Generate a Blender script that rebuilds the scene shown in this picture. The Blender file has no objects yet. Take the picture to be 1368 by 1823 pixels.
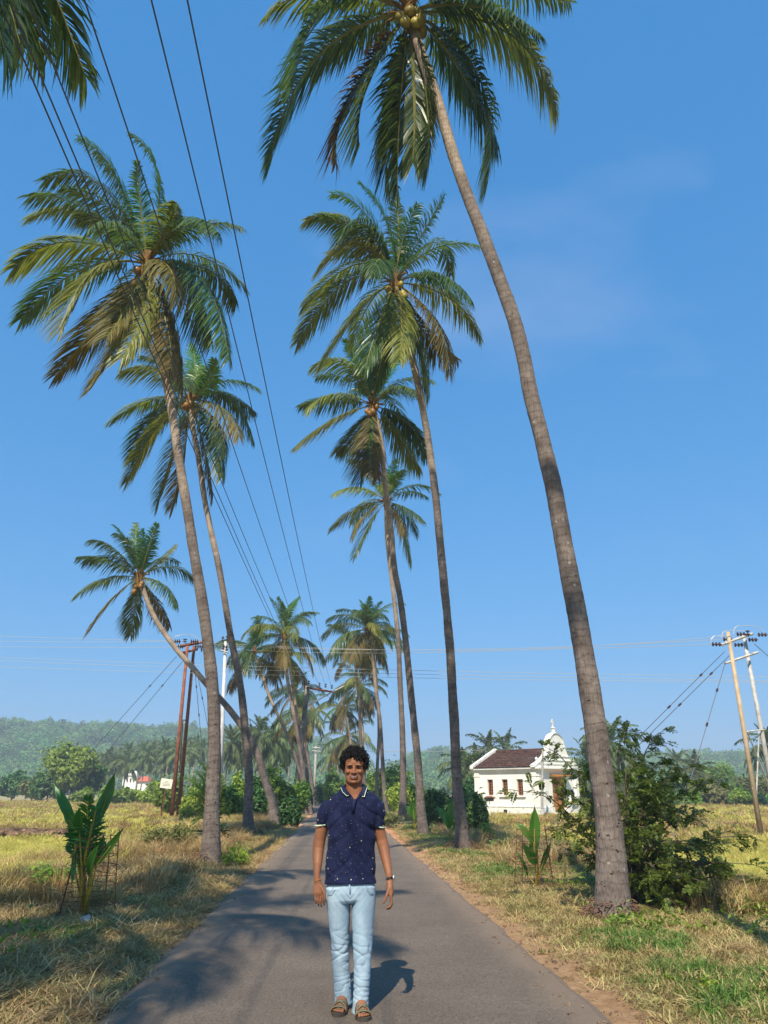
import bpy, math, random
import numpy as np
from mathutils import Vector, Matrix, noise
R = math.radians
rng = np.random.default_rng(7); random.seed(7)
sc = bpy.context.scene
COL = sc.collection

# ------------------------------------------------------------------ camera
FPX = 1300.0; TH = math.atan(496/FPX); CT, ST = math.cos(TH), math.sin(TH)
cam_d = bpy.data.cameras.new('camera'); cam = bpy.data.objects.new('camera', cam_d); COL.objects.link(cam)
cam_d.sensor_fit = 'VERTICAL'; cam_d.sensor_height = 36; cam_d.lens = 36*FPX/1823
cam_d.clip_start = .1; cam_d.clip_end = 6000
cam.location = (0, 0, 1.5); cam.rotation_euler = (R(90)+TH, 0, 0); sc.camera = cam

# ------------------------------------------------------------------ sky, sun, exposure
SUN_EL, SUN_AZ = 48.0, 12.5      # shadows run forward, SUN_AZ degrees to the right
sdir = Vector((math.sin(R(SUN_AZ))*math.cos(R(SUN_EL)), math.cos(R(SUN_AZ))*math.cos(R(SUN_EL)), -math.sin(R(SUN_EL))))
w = bpy.data.worlds.new('World'); sc.world = w; w.use_nodes = True
nt = w.node_tree; nt.nodes.clear()
def N(nt, t, **k):
    n = nt.nodes.new(t)
    for a, b in k.items(): setattr(n, a, b)
    return n
out = N(nt, 'ShaderNodeOutputWorld'); bg = N(nt, 'ShaderNodeBackground'); sky = N(nt, 'ShaderNodeTexSky')
sky.sky_type = 'NISHITA'; sky.sun_disc = False; sky.sun_elevation = R(SUN_EL)
sky.sun_rotation = math.atan2(-sdir.x, -sdir.y)
sky.altitude = 0; sky.air_density = 1.15; sky.dust_density = .7; sky.ozone_density = 2.2
# the phone's rendering of the sky: a response curve per channel over the whole sky
SKY_STR = .13
sp = N(nt, 'ShaderNodeSeparateColor'); hs = N(nt, 'ShaderNodeCombineColor'); nt.links.new(sky.outputs[0], sp.inputs[0])
for i, (A_, g_) in enumerate(((.205, .80), (.412, .45), (.70, .36))):
    m1 = N(nt, 'ShaderNodeMath', operation='MULTIPLY'); m1.inputs[1].default_value = SKY_STR; m2 = N(nt, 'ShaderNodeMath', operation='POWER'); m2.inputs[1].default_value = g_
    m3 = N(nt, 'ShaderNodeMath', operation='MULTIPLY'); m3.inputs[1].default_value = A_/SKY_STR
    nt.links.new(sp.outputs[i], m1.inputs[0]); nt.links.new(m1.outputs[0], m2.inputs[0]); nt.links.new(m2.outputs[0], m3.inputs[0]); nt.links.new(m3.outputs[0], hs.inputs[i])
# thin cirrus wisps
tc = N(nt, 'ShaderNodeTexCoord'); mp = N(nt, 'ShaderNodeMapping'); mp.inputs['Rotation'].default_value = (0, R(35), R(20)); mp.inputs['Scale'].default_value = (1.2, 3.2, 3.0)
nz = N(nt, 'ShaderNodeTexNoise'); nz.inputs['Scale'].default_value = 1.6; nz.inputs['Detail'].default_value = 5; nz.inputs['Roughness'].default_value = .5
rp = N(nt, 'ShaderNodeValToRGB'); rp.color_ramp.elements[0].position = .58; rp.color_ramp.elements[1].position = .85
rp.color_ramp.elements[0].color = (0, 0, 0, 1); rp.color_ramp.elements[1].color = (.22, .22, .22, 1)
mx = N(nt, 'ShaderNodeMix', data_type='RGBA')
L = nt.links.new
L(tc.outputs['Generated'], mp.inputs[0]); L(mp.outputs[0], nz.inputs['Vector']); L(nz.outputs[0], rp.inputs[0])
L(rp.outputs[0], mx.inputs[0]); L(hs.outputs[0], mx.inputs[6]); mx.inputs[7].default_value = (3.6, 4.0, 5.2, 1)
L(mx.outputs[2], bg.inputs[0]); bg.inputs[1].default_value = SKY_STR; L(bg.outputs[0], out.inputs[0])
sun_d = bpy.data.lights.new('sun', 'SUN'); sun_d.energy = 5.0; sun_d.angle = R(.53); sun_d.color = (1, .9, .74)
sun = bpy.data.objects.new('sun', sun_d); COL.objects.link(sun); sun.location = (0, -20, 40)
sun.rotation_euler = sdir.to_track_quat('-Z', 'Y').to_euler()
vs = sc.view_settings; sc.display_settings.display_device = 'sRGB'
vs.view_transform = 'Standard'; vs.look = 'None'; vs.gamma = 1; vs.use_curve_mapping = False; vs.exposure = 0.5
sc.cycles.volume_bounces = 0; sc.cycles.max_bounces = 6; sc.cycles.transparent_max_bounces = 8
sc.cycles.use_denoising = True

# ------------------------------------------------------------------ helpers
def P(px, py, Y):
    cx, cu = (px-684)/FPX, (911.5-py)/FPX
    dy = CT-ST*cu; t = Y/dy
    return Vector((cx*t, Y, 1.5+(ST+CT*cu)*t))
def G(px, py, z=0.0):
    cx, cu = (px-684)/FPX, (911.5-py)/FPX
    t = (z-1.5)/(ST+CT*cu)
    return Vector((cx*t, (CT-ST*cu)*t, z))
def xr(y):
    y = np.asarray(y, float)
    return .14-.059*y-.0012*np.maximum(0, y-45)**2*(y < 120)-.0012*75**2*(y >= 120)
HW = 1.70
def smooth(a, b, x):
    t = np.clip((np.asarray(x, float)-a)/(b-a), 0, 1); return t*t*(3-2*t)
def gz(x, y):
    u = np.asarray(x, float)-xr(y); y = np.asarray(y, float)
    far = smooth(3, 30, y)
    z = -.55*smooth(3.6, 9.5, u)*far-.45*smooth(3.8, 10, -u)*far
    z = z+.035*np.sin(x*.9+1)*np.sin(y*.7)*smooth(2.2, 4, abs(u))+.05*smooth(1.9, 3.0, abs(u))
    return z
def gzf(x, y): return float(gz(x, y))

def tag(o, label=None, cat=None, group=None, kind=None):
    if label: o['label'] = label
    if cat: o['category'] = cat
    if group: o['group'] = group
    if kind: o['kind'] = kind
    return o
def empty(name, loc, label, cat, group=None, rz=0):
    o = bpy.data.objects.new(name, None); COL.objects.link(o); o.location = loc; o.rotation_euler.z = rz
    o.empty_display_size = .2
    return tag(o, label, cat, group)
def link(name, me, parent=None, mat=None, loc=None):
    o = bpy.data.objects.new(name, me)
    COL.objects.link(o)
    if mat is not None and len(me.materials) == 0:
        me.materials.append(mat)
    if parent: o.parent = parent
    if loc is not None: o.location = loc
    return o
class MB:
    def __init__(s): s.v = []; s.f = []; s.n = 0; s.m = []
    def add(s, v, f, m=0):
        v = np.asarray(v, float).reshape(-1, 3); s.v.append(v)
        s.f.extend([tuple(int(i)+s.n for i in q) for q in f]); s.m += [m]*len(f); s.n += len(v); return s
    def box(s, c, d, rz=0, m=0, R3=None):
        x, y, z = [k/2 for k in d]
        v = np.array([[a*x, b*y, e*z] for e in (-1, 1) for a, b in ((-1, -1), (1, -1), (1, 1), (-1, 1))])
        if R3 is not None: v = v@np.array(R3).T
        if rz: c_, s_ = math.cos(rz), math.sin(rz); v = v@np.array([[c_, s_, 0], [-s_, c_, 0], [0, 0, 1]])
        return s.add(v+np.array(c), [(0, 3, 2, 1), (4, 5, 6, 7), (0, 1, 5, 4), (1, 2, 6, 5), (2, 3, 7, 6), (3, 0, 4, 7)], m)
    def tube(s, pts, rad, n=8, m=0, ref=(1, 0, 0), cap=True, wob=0):
        pts = np.array([tuple(p) for p in pts], float); k = len(pts)
        if np.isscalar(rad): rad = [(rad, rad)]*k
        rad = [(r, r) if np.isscalar(r) else r for r in rad]
        T = np.gradient(pts, axis=0); T /= np.linalg.norm(T, axis=1)[:, None]+1e-12
        a = np.array(ref, float); vv = []
        for i in range(k):
            A = a-T[i]*a.dot(T[i])
            if np.linalg.norm(A) < .2: A = np.array((0, 1., 0))-T[i]*T[i][1]
            A /= np.linalg.norm(A); B = np.cross(T[i], A)
            for j in range(n):
                t = 2*math.pi*j/n; w_ = 1+(wob*random.uniform(-1, 1) if wob else 0)
                vv.append(pts[i]+A*math.cos(t)*rad[i][0]*w_+B*math.sin(t)*rad[i][1]*w_)
        f = [(i*n+j, i*n+(j+1) % n, (i+1)*n+(j+1) % n, (i+1)*n+j) for i in range(k-1) for j in range(n)]
        if cap: f += [tuple(range(n-1, -1, -1)), tuple((k-1)*n+j for j in range(n))]
        return s.add(vv, f, m)
    def ell(s, c, r, nu=14, nv=9, rot=None, m=0):
        vv = [(0, 0, -1)]; f = []
        for i in range(1, nv):
            p = -math.pi/2+math.pi*i/nv
            for j in range(nu):
                t = 2*math.pi*j/nu; vv.append((math.cos(p)*math.cos(t), math.cos(p)*math.sin(t), math.sin(p)))
        vv.append((0, 0, 1)); e = len(vv)-1
        for j in range(nu):
            f.append((0, 1+(j+1) % nu, 1+j)); f.append((e, e-nu+j, e-nu+(j+1) % nu))
            for i in range(nv-2): a = 1+i*nu; f.append((a+j, a+(j+1) % nu, a+nu+(j+1) % nu, a+nu+j))
        v = np.array(vv)*np.array(r)
        if rot is not None: v = v@np.array(rot).T
        return s.add(v+np.array(tuple(c)), f, m)
    def lathe(s, c, prof, n=12, m=0, axis=None):
        pts = [(0, 0, z) for r, z in prof]; v = []; k = len(prof)
        for r, z in prof:
            for j in range(n): t = 2*math.pi*j/n; v.append((r*math.cos(t), r*math.sin(t), z))
        v = np.array(v)
        if axis is not None: v = v@np.array(Vector(axis).to_track_quat('Z', 'Y').to_matrix()).T
        f = [(i*n+j, i*n+(j+1) % n, (i+1)*n+(j+1) % n, (i+1)*n+j) for i in range(k-1) for j in range(n)]
        f += [tuple(range(n-1, -1, -1)), tuple((k-1)*n+j for j in range(n))]
        return s.add(v+np.array(tuple(c)), f, m)
    def mesh(s, name='mesh', smooth_=False):
        me = bpy.data.meshes.new(name); v = np.concatenate(s.v)
        me.from_pydata(v.tolist(), [], s.f)
        if any(s.m): me.polygons.foreach_set('material_index', np.array(s.m, dtype=np.int32))
        if smooth_: me.polygons.foreach_set('use_smooth', np.ones(len(me.polygons), bool))
        me.update(); return me
    def build(s, name, mats, parent=None, smooth_=False, loc=None):
        me = s.mesh(name, smooth_)
        for m_ in (mats if isinstance(mats, (list, tuple)) else [mats]): me.materials.append(m_)
        return link(name, me, parent, None, loc)
def quads_mesh(name, V, F, rnd=None, mat=None, sm=False):
    """V (n,3), F (m,4) or list"""
    me = bpy.data.meshes.new(name)
    me.from_pydata(V.tolist(), [], [tuple(f) for f in F.tolist()] if isinstance(F, np.ndarray) else F)
    if rnd is not None:
        a = me.attributes.new('rnd', 'FLOAT', 'POINT'); a.data.foreach_set('value', np.asarray(rnd, np.float32))
    if sm: me.polygons.foreach_set('use_smooth', np.ones(len(me.polygons), bool))
    if mat: me.materials.append(mat)
    me.update(); return me

# ------------------------------------------------------------------ materials
def base_mat(name, rough=.8, spec=.3):
    m = bpy.data.materials.new(name); m.use_nodes = True; t = m.node_tree; b = t.nodes['Principled BSDF']
    b.inputs['Roughness'].default_value = rough; b.inputs['Specular IOR Level'].default_value = spec
    return m, t, b
def noise_mat(name, c1, c2, scale=5, rough=.8, spec=.3, bump=0, bscale=None, detail=6, stretch=None, c3=None, objrand=0, metal=0, lo=.35, hi=.65):
    m, t, b = base_mat(name, rough, spec); l = t.links.new; b.inputs['Metallic'].default_value = metal
    co = N(t, 'ShaderNodeTexCoord'); mp = N(t, 'ShaderNodeMapping')
    if stretch: mp.inputs['Scale'].default_value = stretch
    l(co.outputs['Object'], mp.inputs[0])
    nz = N(t, 'ShaderNodeTexNoise'); nz.inputs['Scale'].default_value = scale; nz.inputs['Detail'].default_value = detail
    nz.inputs['Roughness'].default_value = .62
    l(mp.outputs[0], nz.inputs['Vector'])
    rp = N(t, 'ShaderNodeValToRGB'); e = rp.color_ramp.elements
    e[0].position = lo; e[1].position = hi; e[0].color = (*c1, 1); e[1].color = (*c2, 1)
    if c3: x = rp.color_ramp.elements.new(min(.95, hi+.15)); x.color = (*c3, 1)
    l(nz.outputs[0], rp.inputs[0]); col = rp.outputs[0]
    if objrand:
        oi = N(t, 'ShaderNodeObjectInfo'); h = N(t, 'ShaderNodeHueSaturation'); mr = N(t, 'ShaderNodeMapRange')
        mr.inputs[3].default_value = 1-objrand; mr.inputs[4].default_value = 1+objrand
        l(oi.outputs['Random'], mr.inputs[0]); l(mr.outputs[0], h.inputs['Value']); l(col, h.inputs['Color']); col = h.outputs[0]
    l(col, b.inputs['Base Color'])
    if bump:
        n2 = N(t, 'ShaderNodeTexNoise'); n2.inputs['Scale'].default_value = bscale or scale*4; n2.inputs['Detail'].default_value = 6
        l(mp.outputs[0], n2.inputs['Vector']); bp = N(t, 'ShaderNodeBump'); bp.inputs['Strength'].default_value = 1; bp.inputs['Distance'].default_value = bump
        l(n2.outputs[0], bp.inputs['Height']); l(bp.outputs[0], b.inputs['Normal'])
    return m
def leaf_mat(name, cols, trans=.35, rough=.45, spec=.4, objrand=.25, huer=.02, tcol=None):
    """leaf: colour from per-leaf attribute rnd; part of the light passes through"""
    m, t, b = base_mat(name, rough, spec); l = t.links.new
    at = N(t, 'ShaderNodeAttribute', attribute_name='rnd'); rp = N(t, 'ShaderNodeValToRGB'); e = rp.color_ramp.elements
    for i, c in enumerate(cols):
        p = i/(len(cols)-1)
        if i == 0: e[0].position = 0; e[0].color = (*c, 1)
        elif i == len(cols)-1: e[-1].position = 1; e[-1].color = (*c, 1)
        else: x = rp.color_ramp.elements.new(p); x.color = (*c, 1)
    l(at.outputs['Fac'], rp.inputs[0])
    oi = N(t, 'ShaderNodeObjectInfo'); h = N(t, 'ShaderNodeHueSaturation')
    mr = N(t, 'ShaderNodeMapRange'); mr.inputs[3].default_value = 1-objrand; mr.inputs[4].default_value = 1+objrand
    l(oi.outputs['Random'], mr.inputs[0]); l(mr.outputs[0], h.inputs['Value'])
    m2 = N(t, 'ShaderNodeMath', operation='FRACT'); m1 = N(t, 'ShaderNodeMath', operation='MULTIPLY'); m1.inputs[1].default_value = 7.31
    l(oi.outputs['Random'], m1.inputs[0]); l(m1.outputs[0], m2.inputs[0])
    mr2 = N(t, 'ShaderNodeMapRange'); mr2.inputs[3].default_value = .5-huer; mr2.inputs[4].default_value = .5+huer
    l(m2.outputs[0], mr2.inputs[0]); l(mr2.outputs[0], h.inputs['Hue']); l(rp.outputs[0], h.inputs['Color'])
    l(h.outputs[0], b.inputs['Base Color'])
    tr = N(t, 'ShaderNodeBsdfTranslucent'); ms = N(t, 'ShaderNodeMixShader'); ms.inputs[0].default_value = trans
    g = N(t, 'ShaderNodeMix', data_type='RGBA', blend_type='MULTIPLY'); g.inputs[0].default_value = 1
    l(h.outputs[0], g.inputs[6]); g.inputs[7].default_value = (*(tcol or (1.5, 1.5, .7)), 1)
    l(g.outputs[2], tr.inputs['Color']); o = t.nodes['Material Output']
    l(b.outputs[0], ms.inputs[1]); l(tr.outputs[0], ms.inputs[2]); l(ms.outputs[0], o.inputs[0])
    return m
def flat(name, c, rough=.7, spec=.3, metal=0):
    m, t, b = base_mat(name, rough, spec); b.inputs['Base Color'].default_value = (*c, 1); b.inputs['Metallic'].default_value = metal; return m

M = {}
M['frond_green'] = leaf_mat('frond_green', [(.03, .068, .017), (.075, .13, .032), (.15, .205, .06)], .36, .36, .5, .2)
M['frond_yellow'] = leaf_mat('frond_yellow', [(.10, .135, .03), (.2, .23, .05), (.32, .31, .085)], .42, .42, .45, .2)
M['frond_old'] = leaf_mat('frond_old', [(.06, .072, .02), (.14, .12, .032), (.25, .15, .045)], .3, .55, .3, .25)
M['frond_young'] = leaf_mat('frond_young', [(.04, .11, .02), (.08, .18, .03), (.11, .22, .045)], .35, .35, .5, .15)
M['frond_dead'] = leaf_mat('frond_dead', [(.10, .07, .035), (.2, .13, .07), (.26, .18, .1)], .15, .8, .1, .2)
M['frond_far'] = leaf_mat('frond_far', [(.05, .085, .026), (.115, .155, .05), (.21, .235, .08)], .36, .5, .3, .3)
M['sapling_leaf'] = leaf_mat('sapling_leaf', [(.025, .10, .014), (.055, .17, .022), (.1, .24, .035)], .36, .35, .5, .2)
M['petiole'] = noise_mat('petiole', (.30, .22, .02), (.38, .3, .05), 8, .5)
M['rachis'] = noise_mat('rachis', (.12, .13, .03), (.22, .2, .06), 5, .5)
M['fibre'] = noise_mat('fibre', (.09, .05, .02), (.28, .15, .05), 14, .9, .1, .01, 60)
M['coconut'] = noise_mat('coconut', (.2, .17, .02), (.32, .24, .03), 6, .45, .4, objrand=.25)
M['coconut_orange'] = noise_mat('coconut_orange', (.2, .09, .02), (.28, .15, .03), 6, .45, .4, objrand=.25)

def trunk_mat():
    m, t, b = base_mat('palm_bark', .9, .15); l = t.links.new
    co = N(t, 'ShaderNodeTexCoord')
    at = N(t, 'ShaderNodeAttribute', attribute_name='len')       # metres along the trunk
    ang = N(t, 'ShaderNodeAttribute', attribute_name='top')
    nz = N(t, 'ShaderNodeTexNoise'); nz.inputs['Scale'].default_value = 3.5; nz.inputs['Detail'].default_value = 8; nz.inputs['Roughness'].default_value = .65
    l(co.outputs['Object'], nz.inputs['Vector'])
    mp = N(t, 'ShaderNodeMapping'); mp.inputs['Scale'].default_value = (55, 55, 3.5); l(co.outputs['Object'], mp.inputs[0])
    fib = N(t, 'ShaderNodeTexNoise'); fib.inputs['Scale'].default_value = 1; fib.inputs['Detail'].default_value = 5; l(mp.outputs[0], fib.inputs['Vector'])
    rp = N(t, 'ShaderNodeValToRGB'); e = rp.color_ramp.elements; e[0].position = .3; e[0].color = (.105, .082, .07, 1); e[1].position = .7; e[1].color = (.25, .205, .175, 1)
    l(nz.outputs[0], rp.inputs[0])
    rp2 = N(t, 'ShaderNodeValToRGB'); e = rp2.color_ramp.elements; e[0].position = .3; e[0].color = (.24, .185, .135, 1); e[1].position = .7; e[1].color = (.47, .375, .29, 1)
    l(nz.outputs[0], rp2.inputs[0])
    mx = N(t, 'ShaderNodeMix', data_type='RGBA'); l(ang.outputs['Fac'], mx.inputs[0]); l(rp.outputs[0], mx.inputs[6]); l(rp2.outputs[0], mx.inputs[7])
    # ring scars
    ad = N(t, 'ShaderNodeMath', operation='MULTIPLY_ADD'); l(nz.outputs[0], ad.inputs[0]); ad.inputs[1].default_value = .3; l(at.outputs['Fac'], ad.inputs[2])
    sn = N(t, 'ShaderNodeMath', operation='MULTIPLY'); sn.inputs[1].default_value = 2*math.pi/.13; l(ad.outputs[0], sn.inputs[0])
    si = N(t, 'ShaderNodeMath', operation='SINE'); l(sn.outputs[0], si.inputs[0])
    ab = N(t, 'ShaderNodeMapRange'); ab.inputs[1].default_value = .3; ab.inputs[2].default_value = 1; ab.inputs[3].default_value = 0; ab.inputs[4].default_value = 1; l(si.outputs[0], ab.inputs[0])
    n3 = N(t, 'ShaderNodeTexNoise'); n3.inputs['Scale'].default_value = 9; l(co.outputs['Object'], n3.inputs['Vector'])
    mm = N(t, 'ShaderNodeMath', operation='MULTIPLY'); l(ab.outputs[0], mm.inputs[0]); l(n3.outputs[0], mm.inputs[1])
    dk = N(t, 'ShaderNodeMix', data_type='RGBA', blend_type='MULTIPLY'); l(mm.outputs[0], dk.inputs[0]); l(mx.outputs[2], dk.inputs[6]); dk.inputs[7].default_value = (.7, .66, .63, 1)
    # vertical fissures
    fr = N(t, 'ShaderNodeValToRGB'); e = fr.color_ramp.elements; e[0].position = .35; e[0].color = (.62, .6, .58, 1); e[1].position = .5; e[1].color = (1, 1, 1, 1)
    l(fib.outputs[0], fr.inputs[0])
    d2 = N(t, 'ShaderNodeMix', data_type='RGBA', blend_type='MULTIPLY'); d2.inputs[0].default_value = .8; l(dk.outputs[2], d2.inputs[6]); l(fr.outputs[0], d2.inputs[7])
    # pale lichen spots
    vo = N(t, 'ShaderNodeTexVoronoi'); vo.inputs['Scale'].default_value = 5.5; l(co.outputs['Object'], vo.inputs['Vector'])
    lr = N(t, 'ShaderNodeMapRange'); lr.inputs[1].default_value = .14; lr.inputs[2].default_value = .09; l(vo.outputs['Distance'], lr.inputs[0])
    li = N(t, 'ShaderNodeMix', data_type='RGBA'); lm = N(t, 'ShaderNodeMath', operation='MULTIPLY'); l(lr.outputs[0], lm.inputs[0]); lm.inputs[1].default_value = .45
    l(lm.outputs[0], li.inputs[0]); l(d2.outputs[2], li.inputs[6]); li.inputs[7].default_value = (.42, .41, .37, 1)
    nm = N(t, 'ShaderNodeMapping'); nm.inputs['Scale'].default_value = (1, 1, 1.9); nm.inputs['Rotation'].default_value = (.3, .5, 0); l(co.outputs['Object'], nm.inputs[0])
    nk = N(t, 'ShaderNodeTexNoise'); nk.inputs['Scale'].default_value = 15; nk.inputs['Detail'].default_value = 1; l(nm.outputs[0], nk.inputs['Vector'])
    nr_ = N(t, 'ShaderNodeMapRange'); nr_.inputs[1].default_value = .70; nr_.inputs[2].default_value = .745; l(nk.outputs[0], nr_.inputs[0])
    lowm = N(t, 'ShaderNodeMapRange'); lowm.inputs[1].default_value = 5.5; lowm.inputs[2].default_value = 3.5; l(at.outputs['Fac'], lowm.inputs[0])
    nm2 = N(t, 'ShaderNodeMath', operation='MULTIPLY'); l(nr_.outputs[0], nm2.inputs[0]); l(lowm.outputs[0], nm2.inputs[1])
    nd = N(t, 'ShaderNodeMix', data_type='RGBA', blend_type='MULTIPLY'); l(nm2.outputs[0], nd.inputs[0]); l(li.outputs[2], nd.inputs[6]); nd.inputs[7].default_value = (.22, .18, .16, 1)
    l(nd.outputs[2], b.inputs['Base Color'])
    sm = N(t, 'ShaderNodeMath', operation='MULTIPLY'); sm.inputs[1].default_value = -.35; l(mm.outputs[0], sm.inputs[0])
    s3 = N(t, 'ShaderNodeMath', operation='SUBTRACT'); l(sm.outputs[0], s3.inputs[0]); l(nm2.outputs[0], s3.inputs[1])
    s2 = N(t, 'ShaderNodeMath', operation='ADD'); l(s3.outputs[0], s2.inputs[0]); l(fib.outputs[0], s2.inputs[1])
    bp = N(t, 'ShaderNodeBump'); bp.inputs['Strength'].default_value = 1; bp.inputs['Distance'].default_value = .02; l(s2.outputs[0], bp.inputs['Height']); l(bp.outputs[0], b.inputs['Normal'])
    return m
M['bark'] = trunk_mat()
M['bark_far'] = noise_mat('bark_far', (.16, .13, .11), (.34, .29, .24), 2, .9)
M['root'] = noise_mat('root', (.1, .055, .035), (.24, .14, .09), 12, .9)
M['wood'] = noise_mat('branch_wood', (.06, .045, .03), (.14, .11, .08), 8, .9)
M['pale_wood'] = noise_mat('pale_branch', (.3, .25, .2), (.45, .4, .34), 8, .9)
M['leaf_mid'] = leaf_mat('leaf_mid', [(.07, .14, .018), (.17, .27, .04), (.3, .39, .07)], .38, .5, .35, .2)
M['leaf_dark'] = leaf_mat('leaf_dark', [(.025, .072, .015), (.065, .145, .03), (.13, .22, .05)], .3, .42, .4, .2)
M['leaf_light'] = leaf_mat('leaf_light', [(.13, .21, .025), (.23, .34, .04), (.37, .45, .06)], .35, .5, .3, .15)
M['leaf_olive'] = leaf_mat('leaf_olive', [(.09, .1, .035), (.17, .18, .06), (.26, .25, .1)], .25, .6, .2, .2)
M['leaf_shrub'] = leaf_mat('leaf_shrub', [(.04, .08, .018), (.13, .19, .035), (.28, .32, .065)], .36, .5, .35, .1)
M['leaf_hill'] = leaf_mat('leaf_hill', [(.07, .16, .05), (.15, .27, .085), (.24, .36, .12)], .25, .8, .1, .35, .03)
def straw(name, cs, orr=.3): return leaf_mat(name, cs, .25, .75, .15, orr, .02, (1.1, 1.05, .8))
M['straw'] = straw('straw', [(.3, .21, .09), (.47, .35, .16), (.58, .46, .24)])
M['straw_brown'] = straw('straw_brown', [(.22, .13, .055), (.38, .24, .10), (.5, .34, .16)])
M['grass_field'] = straw('grass_field', [(.33, .33, .06), (.52, .47, .11), (.68, .6, .2)])
M['turf_dry'] = straw('turf_dry', [(.22, .21, .075), (.36, .32, .12), (.5, .43, .2)])
M['grass_green'] = leaf_mat('grass_green', [(.05, .12, .02), (.1, .2, .035), (.2, .28, .06)], .3, .6, .25, .25)

# ground material: attributes dirt (reddish shoulder) and brown (far parched field)
def ground_mat():
    m, t, b = base_mat('soil_and_turf', .95, .1); l = t.links.new
    co = N(t, 'ShaderNodeTexCoord')
    def nz(s, d=8, r=.6):
        n = N(t, 'ShaderNodeTexNoise'); n.inputs['Scale'].default_value = s; n.inputs['Detail'].default_value = d; n.inputs['Roughness'].default_value = r
        l(co.outputs['Object'], n.inputs['Vector']); return n.outputs[0]
    def ramp(f, *st):
        r = N(t, 'ShaderNodeValToRGB'); e = r.color_ramp.elements
        for i, (p, c) in enumerate(st):
            x = e[i] if i < 2 else e.new(p)
            x.position = p; x.color = (*c, 1)
        l(f, r.inputs[0]); return r.outputs[0]
    def mix(f, a, b_):
        x = N(t, 'ShaderNodeMix', data_type='RGBA')
        if isinstance(f, float): x.inputs[0].default_value = f
        else: l(f, x.inputs[0])
        for s, v in ((6, a), (7, b_)):
            if isinstance(v, tuple): x.inputs[s].default_value = (*v, 1)
            else: l(v, x.inputs[s])
        return x.outputs[2]
    fine = nz(38, 10, .75); mid = nz(1.3, 6); big = nz(.09, 4)
    hay = ramp(fine, (.3, (.12, .085, .04)), (.5, (.3, .22, .10)), (.7, (.46, .36, .19)))
    grn = ramp(fine, (.3, (.07, .085, .02)), (.6, (.2, .21, .05)))
    c = mix(ramp(mid, (.45, (0, 0, 0)), (.62, (1, 1, 1))), hay, grn)
    fld = ramp(big, (.38, (.36, .33, .12)), (.5, (.42, .35, .16)), (.62, (.38, .25, .12)))
    fa = N(t, 'ShaderNodeAttribute', attribute_name='field').outputs['Fac']
    fld2 = mix(.5, fld, ramp(nz(3.0, 10, .75), (.35, (.15, .11, .05)), (.65, (.5, .42, .2))))
    c = mix(fa, c, fld2)
    dirt = ramp(nz(9, 10, .7), (.3, (.27, .15, .075)), (.55, (.44, .27, .14)), (.75, (.55, .38, .23)))
    red = ramp(nz(4, 8, .7), (.35, (.5, .22, .11)), (.65, (.62, .33, .19)))
    ra = N(t, 'ShaderNodeAttribute', attribute_name='red').outputs['Fac']
    dirt = mix(ra, dirt, red)
    da = N(t, 'ShaderNodeAttribute', attribute_name='dirt').outputs['Fac']
    sm = N(t, 'ShaderNodeMath', operation='ADD'); l(da, sm.inputs[0]); l(nz(2.6, 6), sm.inputs[1])
    mr = N(t, 'ShaderNodeMapRange'); mr.inputs[1].default_value = .88; mr.inputs[2].default_value = 1.02; l(sm.outputs[0], mr.inputs[0])
    c = mix(mr.outputs[0], c, dirt); l(c, b.inputs['Base Color'])
    bp = N(t, 'ShaderNodeBump'); bp.inputs['Distance'].default_value = .03; l(fine, bp.inputs['Height']); l(bp.outputs[0], b.inputs['Normal'])
    return m
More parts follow.
